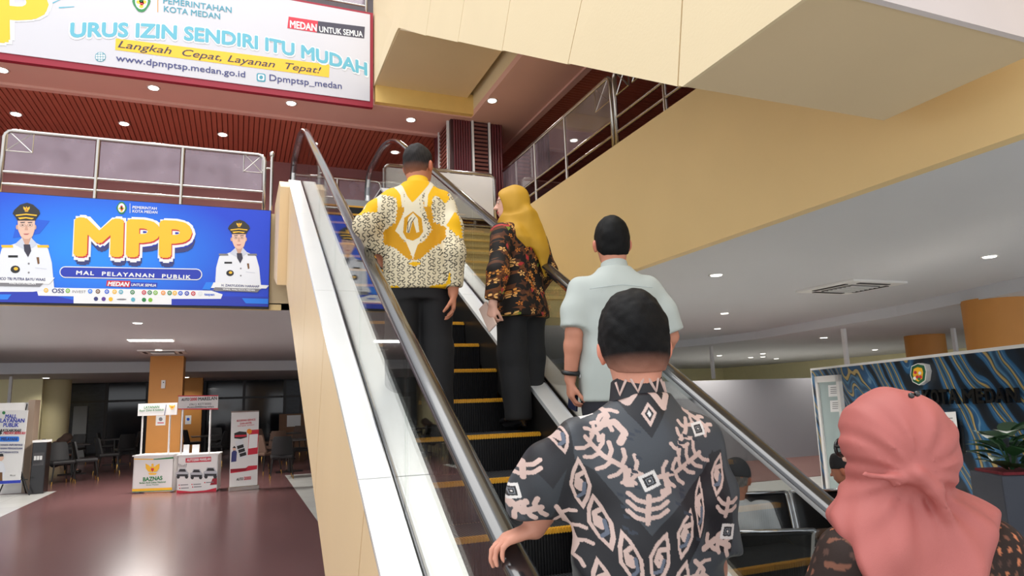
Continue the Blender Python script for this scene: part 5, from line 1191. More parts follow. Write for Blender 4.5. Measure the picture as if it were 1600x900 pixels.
    def collar(s, col_m, w=.068, d=.066, zc=1.435, hgt=.035, tilt=.18, name='collar', cy=-.02, flare=.15):
        k = s.s; mb = MB(); n = 40; vs = []
        for j, (zz, fl) in enumerate(((0, 1+flare), (.35, 1+flare*.5), (1, 1.0), (1, .93), (0, .93+flare))):
            for i in range(n): a = 2*math.pi*i/n; x, y = w*fl*math.cos(a), d*fl*math.sin(a); vs.append((x*k, (y+cy)*k, (zc+hgt*zz-tilt*y)*k))
        fs = [(j*n+i, j*n+(i+1) % n, (j+1) % 5*n+(i+1) % n, (j+1) % 5*n+i) for j in range(5) for i in range(n)]
        o = build(mb.add(vs, fs), name, col_m, s.root, smooth=True, world=False, autos=60); return o
SHIRT = [(.80, 0, 0, .19, .135), (.95, 0, -.005, .188, .135), (1.08, 0, -.005, .182, .128), (1.2, 0, -.01, .188, .128), (1.30, 0, -.015, .195, .125), (1.36, 0, -.018, .18, .105), (1.405, 0, -.022, .125, .085), (1.44, 0, -.024, .075, .068), (1.47, 0, -.024, .06, .06)]
cloth_v = vcol_mat('cloth_print', .72, .12, 350, spec=.25)
# ================================================================ man in black batik shirt, at the foot of the escalator
c = dep(992, 600, 1.76); A = Person('person', (c[0], c[1], .05), -.24, 1.70, 'man in a black and pink batik shirt with one hand on the handrail')
hd = A.px(997, 592, 1.74); A.J['head'] = np.array([hd[0], hd[1]+.02, 1.475]); A.J['neck'] = np.array([hd[0]*.6-.002, -.02, 1.39]); A.hy = -.12; A.hp = -.05
A.J['ls'] = np.array([-.185, -.01, 1.33]); A.J['rs'] = np.array([.172, -.01, 1.33]); A.J['le'] = A.px(846, 785, 1.78)
hw = np.array([XL-.005, 1.725, nose(1.725)+RH+.03]); tt = (hw-CP)@_f; A.J['lw'] = A.loc(hw+np.array([.058, -.03, .045])); A.J['re'] = A.px(1108, 845, 1.70); A.J['rw'] = A.px(1105, 990, 1.78)
dirh = A.Ri@np.array([-1, .18, -.32])
A.body((214, 150, 126), .0065, hands=[('lw', dirh, (0, 0, -1), -1, dict(curl=(.35, .7, .5), spread=.13, thumb=(.7, .15))), ('rw', (0, .1, -1), (-1, .2, 0), 1)])
A.hair((9, 8, 9), .016, .010, fade=(.03, .075), seed=4, amp=.0022)
sl_l = [(A.J['ls']+[.02, 0, -.0], .072), ((A.J['ls']+A.J['le'])/2+[0, 0, 0], .078), (A.J['le']+[-.005, 0, 0], .076), (A.J['le']*.72+A.J['lw']*.28, .072)]
sl_r = [(A.J['rs']+[-.02, 0, -.0], .072), ((A.J['rs']+A.J['re'])/2, .078), (A.J['re']+(A.J['re']-A.J['rs'])*.10, .074)]
me = A.garment('shirt', [(a, b, c_, w*1.0, d*1.02) for a, b, c_, w, d in SHIRT], [sl_l, sl_r], .0075, .72, 1.455, .0075, 11, sub=2, freqs=(18, 36, 60))
V = verts(me)
Pb = A.O+A.Ri.T@np.array([0, -.135, 1.2]); nb_ = A.Ri.T@np.array([0, -1., 0])
def bat(zx, zy):                           # photo crop -> shirt-back metres
    q = A.loc(onplane(740+zx/2.648, 560+zy/2.648, Pb, nb_)); return (q[0], q[2])
def bp(l): return [bat(*p) for p in l]
PR = Print(V[:, 0], V[:, 2], (60, 64, 70)); BLK, PNK, WHT, GRY = (24, 24, 30), (206, 178, 168), (222, 216, 212), (40, 46, 56)
PR.fill(bp([(400, 400), (520, 470), (640, 620), (735, 735), (830, 620), (960, 470), (1010, 380), (1060, 480), (960, 720), (840, 950), (600, 1000), (330, 950), (360, 600)]), BLK)
PR.fill(bp([(600, 90), (850, 150), (790, 240), (735, 330), (660, 230)]), BLK); PR.fill(bp([(130, 560), (200, 500), (380, 330), (420, 430), (370, 700), (270, 720)]), (46, 50, 56)); PR.fill(bp([(250, 230), (420, 230), (440, 420), (360, 560), (230, 420)]), BLK)
PR.fill(bp([(990, 400), (1060, 380), (1120, 720), (1100, 820), (960, 800)]), BLK)
wpx = 1/2.648/602
def lozenge(cx, cy, w, h, tilt, sw=9):
    c_, s_ = math.cos(tilt), math.sin(tilt); R_ = lambda x, y: (cx+x*c_-y*s_, cy+x*s_+y*c_)
    out = [(0, -1), (.55, -.55), (1, .1), (.75, .6), (.2, 1), (-.5, .55), (-1, 0), (-.7, -.5)]
    PR.fill(bp([R_(x*w, y*h) for x, y in out]), PNK); PR.fill(bp([R_(x*w*.66, y*h*.74) for x, y in out]), BLK)
    PR.stroke(bp([R_(x*w*.42, y*h*.42) for x, y in ((.6, -.9), (-.5, -.7), (-.7, .2), (.1, .5), (.5, .1), (.05, -.2))]), sw*wpx, PNK); PR.stroke(bp([R_(x*w*.55, y*h*.55) for x, y in ((.7, 0), (.6, .7), (-.3, .9))]), sw*.7*wpx, (96, 104, 120))
for a in ((468, 530, 42, 120, -.12), (548, 690, 44, 125, -.25), (652, 835, 46, 130, -.28), (768, 830, 48, 120, .25), (872, 725, 36, 112, .2), (940, 620, 26, 130, .05), (1035, 485, 36, 95, .25), (385, 320, 34, 88, -.15), (285, 290, 40, 90, .25), (560, 960, 44, 120, -.2), (860, 950, 44, 120, .2), (430, 780, 40, 70, .3)): lozenge(*a)
def vine(pts, teeth, L, w=9, flip=1):
    PR.stroke(bp(pts), w*wpx, PNK); P_ = np.array(pts, float); seg = np.linalg.norm(np.diff(P_, axis=0), axis=1); cum = np.r_[0, np.cumsum(seg)]
    for i in range(teeth):
        for sd in (-1, 1):
            s_ = cum[-1]*(i+.5+(.25 if sd > 0 else 0))/teeth; j = min(len(seg)-1, np.searchsorted(cum, s_, 'right')-1); p = P_[j]+(P_[j+1]-P_[j])*(s_-cum[j])/seg[j]; t = (P_[j+1]-P_[j])/seg[j]; nn = np.array([-t[1], t[0]])*sd
            q1 = p+nn*L*.6+t*L*.15*flip; q2 = p+nn*L+t*L*.5*flip; PR.stroke(bp([p, q1, q2]), w*.8*wpx, PNK)
vine([(490, 330), (560, 410), (625, 450), (690, 480)], 5, 62, flip=-1); vine([(755, 490), (830, 470), (885, 430), (940, 390)], 5, 55)
vine([(575, 190), (590, 240), (560, 290), (520, 320)], 3, 38); PR.stroke(bp([(560, 280), (610, 265), (640, 310), (620, 350)]), 12*wpx, PNK); PR.stroke(bp([(640, 470), (640, 520), (665, 520)]), 12*wpx, PNK); PR.stroke(bp([(790, 500), (800, 545), (775, 550)]), 12*wpx, PNK)
vine([(900, 250), (885, 300), (850, 340), (840, 390)], 3, 38, flip=-1); vine([(720, 570), (718, 680)], 3, 75, 10, -1); vine([(400, 150), (450, 170), (500, 140)], 3, 34); vine([(910, 210), (960, 250), (1000, 300)], 3, 30)
vine([(380, 640), (440, 720), (470, 800), (440, 880)], 4, 55); vine([(920, 840), (960, 880), (930, 960)], 3, 50); vine([(250, 450), (250, 520)], 2, 62, 10, -1); vine([(200, 640), (250, 680), (320, 650)], 3, 44, 12); vine([(1080, 590), (1070, 660)], 2, 50, 10, -1); vine([(960, 790), (1020, 760), (1090, 790)], 3, 40, 12); vine([(190, 560), (160, 650)], 2, 40)
def frame(cx, cy, r, tilt=.75):
    for k_, col in ((1.0, WHT), (.62, BLK), (.40, (120, 124, 130)), (.28, BLK), (.12, WHT)): PR.fill(bp([(cx+r*k_*math.cos(tilt+i*math.pi/2)*(1.1 if i % 2 else .95), cy+r*k_*math.sin(tilt+i*math.pi/2)) for i in range(4)]), col)
for a in ((508, 213, 46, .45), (722, 505, 50, .3), (205, 593, 48, .5), (1085, 730, 46, .9), (950, 293, 40, .6), (740, 225, 24, 0)): frame(*a)
PR.fill(bp([(735, 180), (765, 225), (735, 285), (705, 230)]), PNK); PR.fill(bp([(735, 200), (752, 228), (735, 262), (718, 230)]), BLK); PR.fill(bp([(735, 215), (743, 230), (735, 245), (727, 230)]), WHT)
for (x0, y0, x1, y1) in ((610, 110, 665, 180), (665, 180, 705, 120), (755, 130, 800, 200), (800, 200, 825, 150)): PR.stroke(bp([(x0, y0), (x1, y1)]), 14*wpx, PNK)
r_ = np.random.RandomState(2)
for _ in range(60):
    x, y = r_.uniform(560, 920), r_.uniform(280, 760)
    if abs(x-735) < 60 or abs(y-500) < 30: continue
    PR.fill(bp([(x, y-9), (x+22, y), (x+26, y+10), (x+4, y+8)]), (44, 50, 62))
set_col(me, PR.C); A.put('shirt', me, vcol_mat('cloth_satin', .5, .08, 350, spec=.5))
def zig(C, U, n, col, w): return np.abs(((U*n) % 1)-.5) < w
A.collar(mat('collar_black', (30, 30, 36), .6, var=.3, scale=30), .066, .066, 1.43, .056, .25, cy=-.012)
for i, a in enumerate((-2.5, -1.85, -1.2, -.55)):  # pale chevrons printed on the collar
    p = lambda da, z: np.array([(.0655+.010*(1-z/.056))*math.cos(a+da), (.0655+.010*(1-z/.056))*math.sin(a+da)-.012, 1.43+z-.25*.066*math.sin(a+da)])
    build(MB().tube([p(-.24, .046), p(0, .012), p(.24, .046)], .0045, 5), 'collar_chevron', mat('chevron_pink', (206, 178, 168), .6), A.root, world=False)
A.trousers((26, 26, 30)); A.shoes((22, 20, 20))
# ================================================================ man in pale grey-green shirt, higher on the escalator
k3 = STEPS[-3]; c = ony(962, 480, k3[0]+.12); B = Person('person', (c[0], k3[0]+.12, k3[1]), -.30, 1.69, 'man in a pale grey short-sleeved shirt with a black wristwatch riding the escalator')
B.J['ls'] = np.array([-.185, -.01, 1.335]); B.J['rs'] = np.array([.185, -.01, 1.335]); B.J['le'] = B.px(897, 520, 3.2); B.J['lw'] = B.px(891, 592, 3.2); B.J['re'] = np.array([.26, 0, 1.10]); B.J['rw'] = np.array([.22, .18, .98])
B.hy = 0; B.body((198, 134, 108), .0075, hands=[('lw', (.02, .12, -1), (1, .1, 0), 1, dict(curl=(.5, .6, .4))), ('rw', (0, 1, -.1), (0, 0, -1), 1)])
B.hair((10, 9, 9), .010, .006, seed=6, amp=.0015)
me = B.garment('shirt', [(a, b, c_, w*1.06, d*1.04) for a, b, c_, w, d in SHIRT], [[(B.J['ls']+[.02, 0, 0], .066), ((B.J['ls']*.5+B.J['le']*.5), .074), (B.J['le']*.92+B.J['ls']*.08, .074)], [(B.J['rs']+[-.02, 0, 0], .066), ((B.J['rs']*.5+B.J['re']*.5), .074), (B.J['re']*.92+B.J['rs']*.08, .074)]], .008, .76, 1.45, .005, 21)
B.put('shirt', me, mat('cloth_pale', (178, 184, 178), .75, var=.03, scale=8, bump=.1, bscale=500)); B.collar(mat('cloth_pale', (204, 212, 210)), .064, .064, 1.43, .04, .22, cy=-.014)
build(MB().tube([(x, -.138-.004*math.cos(x*14)+.09*x*x*4, 1.335-.10*abs(x)) for x in np.linspace(-.15, .15, 15)], .0022, 5), 'yoke_seam', mat('seam_grey', (170, 178, 176), .8), B.root, world=False)
w_ = B.J['lw']; dW = (B.J['le']-w_); dW /= np.linalg.norm(dW); e1 = np.cross(dW, (0, 1, 0)); e1 /= np.linalg.norm(e1); e2 = np.cross(dW, e1)
wt = build(MB().tube([w_+dW*.03+(e1*math.cos(a)+e2*math.sin(a))*.037 for a in [6.2832*i/20 for i in range(20)]], .011, 6, closed=True), 'watch_strap', mat('watch_black', (24, 24, 26), .35), B.root, world=False, smooth=True)
build(MB().obox(w_+dW*.03-e1*.046, e1*.006, e2*.02, dW*.02), 'watch_case', chrome, wt, world=False, bevel=.003)
B.trousers((36, 36, 44)); B.shoes((26, 22, 22))
tag(build(MB().obox(B.O+B.Ri.T@(w_+np.array([.02, .06, -.09])), np.array([.006, 0, 0]), np.array([0, .04, .01]), np.array([0, -.01, .055])), 'smartphone', mat('phone_dark', (30, 34, 60), .3), bevel=.003), 'dark smartphone held in the hand of the man in the grey shirt', 'phone')
# ================================================================ woman in yellow headscarf
k0 = STEPS[0]; c = ony(812, 520, k0[0]+.2); W_ = Person('person', (c[0]+.0, k0[0]+.17, k0[1]), .35, 1.58, 'woman in a mustard headscarf and dark floral batik blouse riding the escalator')
W_.hy = .95; W_.hp = -.02; W_.J['head'] = W_.J['head']+np.array([-.03, .02, 0]); W_.J['le'] = W_.px(778, 425, 4.1); W_.J['lw'] = W_.px(770, 474, 4.06); W_.J['rw'] = np.array([.19, .12, .86]); W_.J['re'] = np.array([.22, -.04, 1.03]); W_.J['ls'] = np.array([-.15, -.01, 1.24]); W_.J['rs'] = np.array([.15, -.01, 1.24])
W_.J['la'] = np.array([-.075, -.03, .115]); W_.J['ra'] = np.array([.085, .03, .115]); W_.J['lk'] = np.array([-.075, .01, .47]); W_.J['rk'] = np.array([.09, .02, .47])
W_.body((228, 176, 154), .006, hands=[('lw', (.05, .25, -1), (1, .1, 0), 1, dict(curl=(.7, .7, .5))), ('rw', (0, .8, -.6), (-1, 0, 0), -1)], lips=(190, 84, 84))
s = W_.s
me = W_.garment('blouse', [(.74, 0, 0, .215, .16), (.82, 0, -.01, .205, .155), (.95, 0, -.01, .185, .135), (1.08, 0, -.005, .165, .118), (1.2, 0, -.01, .172, .12), (1.30, 0, -.012, .178, .115), (1.37, 0, -.015, .165, .095), (1.42, 0, -.02, .11, .075), (1.46, 0, -.02, .06, .06)],
    [[(W_.J['ls'], .07), (W_.J['le'], .064), (W_.J['lw']*.9+W_.J['le']*.1, .055)], [(W_.J['rs'], .07), (W_.J['re'], .064), (W_.J['rw']*.9+W_.J['re']*.1, .055)]], .008, .76, 1.45, .004, 31, sub=2)
V = verts(me); th = V[:, 0]*1.0+V[:, 1]*.55; PR = Print(th, V[:, 2]+V[:, 1]*.2, (30, 24, 20)); r_ = np.random.RandomState(5)
for _ in range(420):
    x, z = r_.uniform(-.45, .45), r_.uniform(.62, 1.45); a = r_.uniform(0, 6.28); k_ = r_.uniform(.012, .022); PR.fill([(x+k_*math.cos(a+t)*(1.5 if i % 2 else .6), z+k_*math.sin(a+t)*(1.5 if i % 2 else .6)) for i, t in enumerate(np.linspace(0, 5.8, 8))], ((96, 56, 30), (110, 64, 34), (84, 50, 32))[r_.randint(3)])
for _ in range(60): x, z = r_.uniform(-.45, .45), r_.uniform(.62, 1.45); a = r_.uniform(0, 6.28); PR.fill([(x+.03*math.cos(a), z+.03*math.sin(a)), (x+.012*math.cos(a+1.4), z+.012*math.sin(a+1.4)), (x-.02*math.cos(a), z-.02*math.sin(a)), (x+.012*math.cos(a-1.4), z+.012*math.sin(a-1.4))], ((176, 52, 50), (120, 130, 50), (170, 60, 56))[r_.randint(3)])
for _ in range(150):
    x, z = r_.uniform(-.45, .45), r_.uniform(.62, 1.45); k_ = r_.uniform(.010, .017); a = r_.uniform(0, 6.28); cl = ((226, 150, 66), (236, 178, 104), (206, 120, 44))[r_.randint(3)]
    for i in range(5): t = a+i*1.2566; PR.fill([(x, z), (x+k_*math.cos(t-.35), z+k_*math.sin(t-.35)), (x+k_*1.5*math.cos(t), z+k_*1.5*math.sin(t)), (x+k_*math.cos(t+.35), z+k_*math.sin(t+.35))], cl)
    PR.disc((x, z), k_*.28, (70, 36, 20))
set_col(me, PR.C); W_.put('blouse', me, cloth_v)
W_.trousers((18, 17, 19), (.115, .10, .092), zlow=.075); W_.shoes((20, 18, 20), .02, .12)
# scarf: hood, neck wrap, tail over the back
hc = W_.hp_((0, 0, .115)); F = Field(hc-[.2, .2, .58], hc+[.2, .2, .16], .006); R = W_.HR().tolist()
F.ell(W_.hp_((0, -.025, .115)), [.103*s, .122*s, .122*s], .02, R); F.ell(W_.hp_((0, -.03, .045)), [.094*s, .108*s, .10*s], .04, R); F.ell(W_.hp_((0, .03, -.015)), [.07*s, .075*s, .05*s], .03, R)
F.loft([(1.24*s, 0, -.01, .10, .11), (1.30*s, -.005, -.02, .155, .118), (1.36*s, -.01, -.015, .152, .108), (1.42*s, -.015, 0, .105, .095), (1.47*s, -.02, .0, .085, .09)], .04, 2.0)
F.cone((.05, -.105, 1.28), (.085, -.125, 1.14), .055, .05, .04, (1, 1.6, 1)); F.cone((.085, -.125, 1.14), (.115, -.12, .98), .052, .022, .03, (1, 1.8, 1)); F.cone((.03, -.085, 1.36), (.06, -.11, 1.2), .07, .06, .04, (1, 1.5, 1))
F.ell(W_.hp_((0, .128, .084)), [.074*s, .112*s, .096*s], .012, R, True)
F.noise(.0042, (30, 48, 80), 9, aniso=(1, 1, .5)); me = F.mesh('headscarf', 2); W_.put('headscarf', me, mat('scarf_mustard', (190, 142, 26), .65, var=.06, scale=12, bump=.1, bscale=400))
w_ = W_.J['lw']; tag(build(MB().obox(W_.O+W_.Ri.T@(w_+np.array([.0, .05, -.075])), W_.Ri.T@np.array([.005, 0, 0]), W_.Ri.T@np.array([0, .035, -.02]), W_.Ri.T@np.array([0, .045, .075])), 'smartphone', mat('phone_rose', (226, 196, 180), .3), bevel=.003), 'pale smartphone in the hand of the woman in the mustard scarf', 'phone')
# ================================================================ man in yellow and cream batik shirt
c = ony(652, 450, k0[0]+.2); D = Person('person', (c[0]+.0, k0[0]+.17, k0[1]), -.16, 1.80, 'man in a yellow and cream batik shirt and black trousers riding the escalator')
s = D.s; D.hy = -.62; D.J['ls'] = np.array([-.18, -.01, 1.43]); D.J['rs'] = np.array([.18, -.01, 1.43]); D.J['le'] = D.px(572, 352, 4.0); D.J['lw'] = D.px(592, 392, 4.12); D.J['re'] = D.px(709, 395, 4.0); D.J['rw'] = D.px(708, 458, 4.0); D.J['head'] = D.J['head']+np.array([.012, .02, 0])
D.body((188, 122, 92), .007, hands=[('lw', (.55, .3, -.7), (.3, .9, .1), -1, dict(curl=(.3, .4, .3))), ('rw', (.0, .1, -1), (-1, .1, 0), -1, dict(curl=(.35, .45, .3)))])
D.hair((40, 36, 35), .006, .002, fade=(.03, .10), seed=8, amp=.0015, rough=.7)
me = D.garment('shirt', [(a, b, c_, w*1.06, d*1.05) for a, b, c_, w, d in SHIRT], [[(D.J['ls']+[.02, 0, 0], .068), ((D.J['ls']+D.J['le'])/2, .074), (D.J['le'], .066), (D.J['lw']*.92+D.J['le']*.08, .050)], [(D.J['rs']+[-.02, 0, 0], .068), ((D.J['rs']+D.J['re'])/2, .074), (D.J['re'], .066), (D.J['rw']*.92+D.J['re']*.08, .052)]], .0085, .815, 1.45, .004, 41, sub=2)
V = verts(me); Pb = D.O+D.Ri.T@np.array([0, -.14, 1.25]); nb_ = D.Ri.T@np.array([0, -1., 0])
def bat(zx, zy): q = D.loc(onplane(540+zx/4.09, 260+zy/4.09, Pb, nb_)); return (q[0], q[2])
PR = Print(V[:, 0], V[:, 2], (218, 204, 172)); YEL, OCH, CRM, INK = (228, 174, 20), (200, 142, 22), (222, 210, 182), (40, 34, 34); wpx = 1/4.09/266; r_ = np.random.RandomState(12)
for gy in range(100, 800, 46):
    for gx in range(20, 790, 32):
        x, y = gx+r_.uniform(-4, 4), gy+r_.uniform(-6, 6)+(22 if (gx//32) % 2 else 0); f = 1 if r_.rand() > .5 else -1; a = 13
        PR.stroke(bp([(x-f*a*.3, y-20), (x+f*a*.7, y-14), (x+f*a*.6, y-5), (x-f*a*.5, y+2), (x-f*a*.6, y+11), (x+f*a*.3, y+17), (x+f*a*.9, y+10)]), 2.3*wpx, INK)
        if r_.rand() > .5: PR.stroke(bp([(x+f*a*.7, y-14), (x+f*30, y-9)]), 2.1*wpx, INK)
        PR.disc(bat(x+f*a*.9, y+10), 3.4*wpx, INK)
mir = lambda l: [(880-x, y) for x, y in l][::-1]
def flame(pts, col, seed, n=5, L=22):      # polygon with a ragged, tongue-like border
    q = []; rr = np.random.RandomState(seed)
    for i in range(len(pts)):
        a, b = np.array(pts[i]), np.array(pts[(i+1) % len(pts)]); d_ = b-a; nn = np.array([d_[1], -d_[0]])/(np.linalg.norm(d_)+1e-9)
        m = max(2, int(np.linalg.norm(d_)/22))
        for j in range(m): t = j/m; q += [tuple(a+d_*t), tuple(a+d_*(t+.5/m)+nn*rr.uniform(.3, 1)*L)]
    PR.fill(bp(q), col)
lf = [(215, 100), (300, 120), (360, 170), (380, 250), (350, 340), (322, 405), (372, 480), (435, 510), (440, 600), (395, 585), (330, 520), (250, 470), (248, 395), (322, 360), (338, 250), (330, 190), (215, 150)]
for L_ in (lf, mir(lf)): flame([(x, y) for x, y in L_], CRM, 3, L=34); flame(L_, OCH if L_ is lf else OCH, 4, L=14)
for L_ in ([(215, 100), (300, 110), (360, 160), (370, 240), (340, 260), (325, 190), (220, 150)],): flame(L_, YEL, 5, L=12); flame(mir(L_), YEL, 6, L=12)
PR.fill(bp([(330, 90), (380, 180), (372, 300), (318, 405), (385, 475), (430, 590), (470, 475), (530, 410), (480, 320), (470, 210), (545, 100), (490, 40), (380, 40)]), CRM)
PR.fill(bp([(345, 70), (395, 30), (500, 40), (545, 92), (485, 170), (450, 210), (425, 232), (395, 190), (365, 110)]), YEL); PR.fill(bp([(300, 80), (335, 80), (372, 170), (380, 260), (360, 262), (352, 180)]), CRM); PR.fill(bp(mir([(300, 80), (335, 80), (372, 170), (380, 260), (360, 262), (352, 180)])), CRM)
PR.fill(bp([(375, 330), (430, 290), (485, 335), (495, 420), (470, 455), (430, 475), (390, 460), (368, 420)]), OCH); PR.fill(bp([(400, 330), (430, 300), (460, 335), (470, 420), (452, 425), (430, 345), (408, 425), (388, 420)]), CRM); PR.fill(bp([(412, 430), (430, 362), (448, 430)]), OCH)
for o_ in (-10, 12): PR.stroke(bp([(400+o_*.3, 420), (408+o_, 360), (430+o_, 330)]), 2.4*wpx, INK)
flame([(400, 620), (440, 612), (480, 622), (440, 640)], YEL, 7, L=6)
flame([(255, 760), (340, 765), (340, 790), (255, 790)], YEL, 8, L=12); flame([(545, 765), (640, 755), (640, 790), (545, 790)], YEL, 9, L=12); flame([(655, 690), (662, 760), (640, 760)], YEL, 3, L=8)
flame([(60, 250), (130, 160), (205, 190), (200, 290), (120, 285), (90, 310)], YEL, 10, L=16); PR.fill(bp([(100, 240), (135, 225), (120, 262)]), CRM); PR.fill(bp([(165, 160), (205, 110), (230, 130), (228, 290), (205, 290), (205, 190)]), CRM)
flame([(640, 380), (700, 290), (722, 330), (740, 470), (690, 440)], YEL, 11, L=18); PR.fill(bp([(640, 230), (700, 190), (715, 260), (650, 370), (630, 390)]), CRM); flame([(560, 150), (650, 150), (668, 190), (640, 230), (600, 190)], YEL, 14, L=10)
set_col(me, PR.C); D.put('shirt', me, cloth_v); D.collar(mat('collar_yellow', (240, 188, 26), .65, var=.05), .062, .064, 1.43, .042, .2, cy=-.012)
D.trousers((20, 18, 20), (.11, .095, .088), zlow=.06); D.shoes((22, 20, 20))
# ================================================================ woman in pink headscarf, foreground right
c = dep(1428, 800, 1.45); E_ = Person('person', (c[0], c[1], .05), -.35, 1.45, 'woman in a pink headscarf, dark glasses and dotted brown dress, standing by the handrail end')
s = E_.s; hd = E_.px(1398, 752, 1.43); E_.J['head'] = np.array([hd[0], hd[1]+.01, 1.45-.225*s-.024]); E_.J['neck'] = np.array([hd[0]*.5, -.02, 1.18]); E_.hy = .62
E_.J['ls'] = np.array([-.15, -.01, 1.095]); E_.J['rs'] = np.array([.15, -.01, 1.095]); E_.J['le'] = np.array([-.23, .03, .89]); E_.J['re'] = np.array([.23, .0, .89]); E_.body((226, 178, 158), .008, hands=[('lw', (0, .3, -1), (1, 0, 0), 1), ('rw', (0, .3, -1), (-1, 0, 0), -1)])
me = E_.garment('dress', [(.5, 0, 0, .26, .2), (.8, 0, 0, .22, .17), (1.0, 0, 0, .19, .145), (1.2, 0, -.01, .185, .135), (1.29, 0, -.015, .175, .115), (1.34, 0, -.02, .14, .09), (1.42, 0, -.02, .08, .07)], [[(E_.J['ls'], .075), (E_.J['le'], .072), (E_.J['lw'], .06)], [(E_.J['rs'], .075), (E_.J['re'], .072), (E_.J['rw'], .06)]], .009, .5, 1.4, .004, 51, sub=1)
V = verts(me); PR = Print(V[:, 0]+.8*V[:, 1], V[:, 2], (48, 36, 32)); r_ = np.random.RandomState(6)
for i in range(40):
    for j in range(42): x, z = -.5+i*.026+(.013 if j % 2 else 0), .5+j*.022; PR.stroke([(x-.002, z-.003), (x+.002, z+.003)], .0034, ((196, 120, 84), (120, 78, 62), (84, 60, 52))[r_.randint(3)])
set_col(me, PR.C); E_.put('dress', me, cloth_v)
hc = E_.hp_((0, 0, .1)); F = Field(hc-[.42, .34, .62], hc+[.42, .34, .17], .0065); R = E_.HR().tolist(); hx, hy_ = E_.J['head'][0], E_.J['head'][1]; zt = E_.J['head'][2]; q = E_.loc
F.ell(E_.hp_((0, -.02, .125)), [.118*s, .134*s, .124*s], .02, R); F.ell(E_.hp_((0, -.04, .065)), [.098*s, .112*s, .10*s], .04, R); F.ell(E_.hp_((0, .025, .015)), [.074*s, .08*s, .06*s], .03, R)
foldf = lambda th, z: (.07*np.sin(7*th+2.2*np.sin(z*9))+.04*np.sin(13*th+z*14))*np.clip((zt+.02-z)*7, 0, 1)
F.loft([(zt-.50, .0, -.01, .25, .19), (zt-.34, .0, -.01, .245, .18), (zt-.20, .0, -.01, .235, .17), (zt-.12, .0, -.008, .222, .155), (zt-.07, .0, -.005, .20, .14), (zt-.03, hx*.3, -.005, .16, .12), (zt+.005, hx*.8, -.005, .105, .10), (zt+.04, hx, 0, .076, .088), (zt+.08, hx, 0, .076, .088)], .025, 2.0, foldf)

def px_cut(P_, F, p1, p2, flip):
    n_ = np.cross(ray(*p1), ray(*p2)); n_ = n_/np.linalg.norm(n_)*flip; F.plane(P_.loc(CP), P_.Ri@n_, .012)
px_cut(E_, F, (1288, 800), (1352, 905), 1); px_cut(E_, F, (1574, 790), (1540, 905), -1)
for p1, p2, ra, d1 in (((1352, 742), (1400, 749), .004, 1.345), ((1400, 749), (1440, 744), .008, 1.338), ((1438, 742), (1462, 768), .016, 1.32), ((1462, 768), (1474, 800), .015, 1.32), ((1436, 744), (1466, 746), .013, 1.335)):
    F.cone(E_.px(*p1, d1), E_.px(*p2, d1), ra, ra*.85, .022)
F.ell(E_.hp_((0, .135, .09)), [.066*s, .085*s, .088*s], .012, R, True)
x, y, z = np.meshgrid(*F.ax, indexing='ij'); dz = np.clip((z-zt+.02)*9, 0, 1); kp = E_.px(1436, 742, 1.33); lat = E_.Ri@_r0; lx = (x-kp[0])*lat[0]+(y-kp[1])*lat[1]; lz = z-kp[2]; rr = np.sqrt(lx*lx+lz*lz); ph = np.arctan2(lz, lx)
F.D = (F.D+dz*.0045*np.exp(-(rr/.17)**2)*np.clip(rr/.07, 0, 1)*(np.sin(ph*13+rr*20)+.5*np.sin(ph*23-rr*30))+(1-dz)*.004*np.exp(-(rr/.22)**2)*np.clip(rr/.07, 0, 1)*np.sin(ph*15+rr*15)).astype(np.float32)
F.noise(.0035, (22, 40, 75), 19, aniso=(1, 1, .5)); me = F.mesh('headscarf', 2); E_.put('headscarf', me, mat('scarf_pink', (178, 98, 92), .6, var=.05, scale=10, bump=.12, bscale=600))
gx = lambda p: E_.hp_(p); gm = mat('glasses_black', (22, 22, 24), .25)
for sx in (-1, 1):
    lens = [gx((sx*.036+.026*math.cos(a), .103, .100+.021*math.sin(a))) for a in [6.2832*i/16 for i in range(16)]]
    fr_ = build(MB().tube(lens, .004, 6, closed=True), 'spectacle_rim', gm, E_.root, world=False, smooth=True); build(MB().poly(lens), 'lens', glass('lens_glass', (170, 176, 180), 1.0), fr_, world=False)
    build(MB().tube([gx((sx*.062, .103, .106)), gx((sx*.088, .05, .105))], .0035, 6), 'temple', gm, E_.root, world=False)
build(MB().tube([gx((-.011, .104, .104)), gx((.011, .104, .104))], .003, 6), 'bridge', gm, E_.root, world=False)
pp_ = E_.px(1424, 618, 1.34); mb = MB()
for i, (dx, dz_) in enumerate(((0, 0), (.012, .003))): build(MB().lathe([(.001, -.006), (.005, -.004), (.006, 0), (.005, .004), (.001, .006)], tuple(pp_+np.array([dx, -.0, dz_])), 12), 'scarf_pin', mat('pin_black', (20, 16, 18), .15, spec=.9), E_.root, world=False, smooth=True)
E_.shoes((30, 26, 26))
# ================================================================ seated visitors
def seated(name, px_, py_, t, rz, label, skin, shirt_c, cap, h=1.62, zseat=.42, ztop=None):
    c = dep(px_, py_, t); S_ = Person(name, (c[0], c[1], 0), rz, h, label); k = S_.s; dz = ztop-1.70*k
    for n_ in ('head', 'neck', 'ls', 'rs', 'le', 're', 'lh', 'rh'): S_.J[n_] = S_.J[n_]+np.array([0, 0, dz])
    zh = S_.J['lh'][2]; fl = max(zh-.02, .3)
    for c_, sx in (('l', -1), ('r', 1)):
        S_.J[c_+'k'] = np.array([sx*.12, .40, fl]); S_.J[c_+'a'] = np.array([sx*.12, .42, .09]); S_.J[c_+'e'] = np.array([sx*.23, .06, zh+.20]); S_.J[c_+'w'] = np.array([sx*.13, .28, zh+.17])
    S_.J['head'] = S_.J['head']+np.array([0, .05, 0]); S_.hp = -.2; S_.dz = dz
    return S_, dz
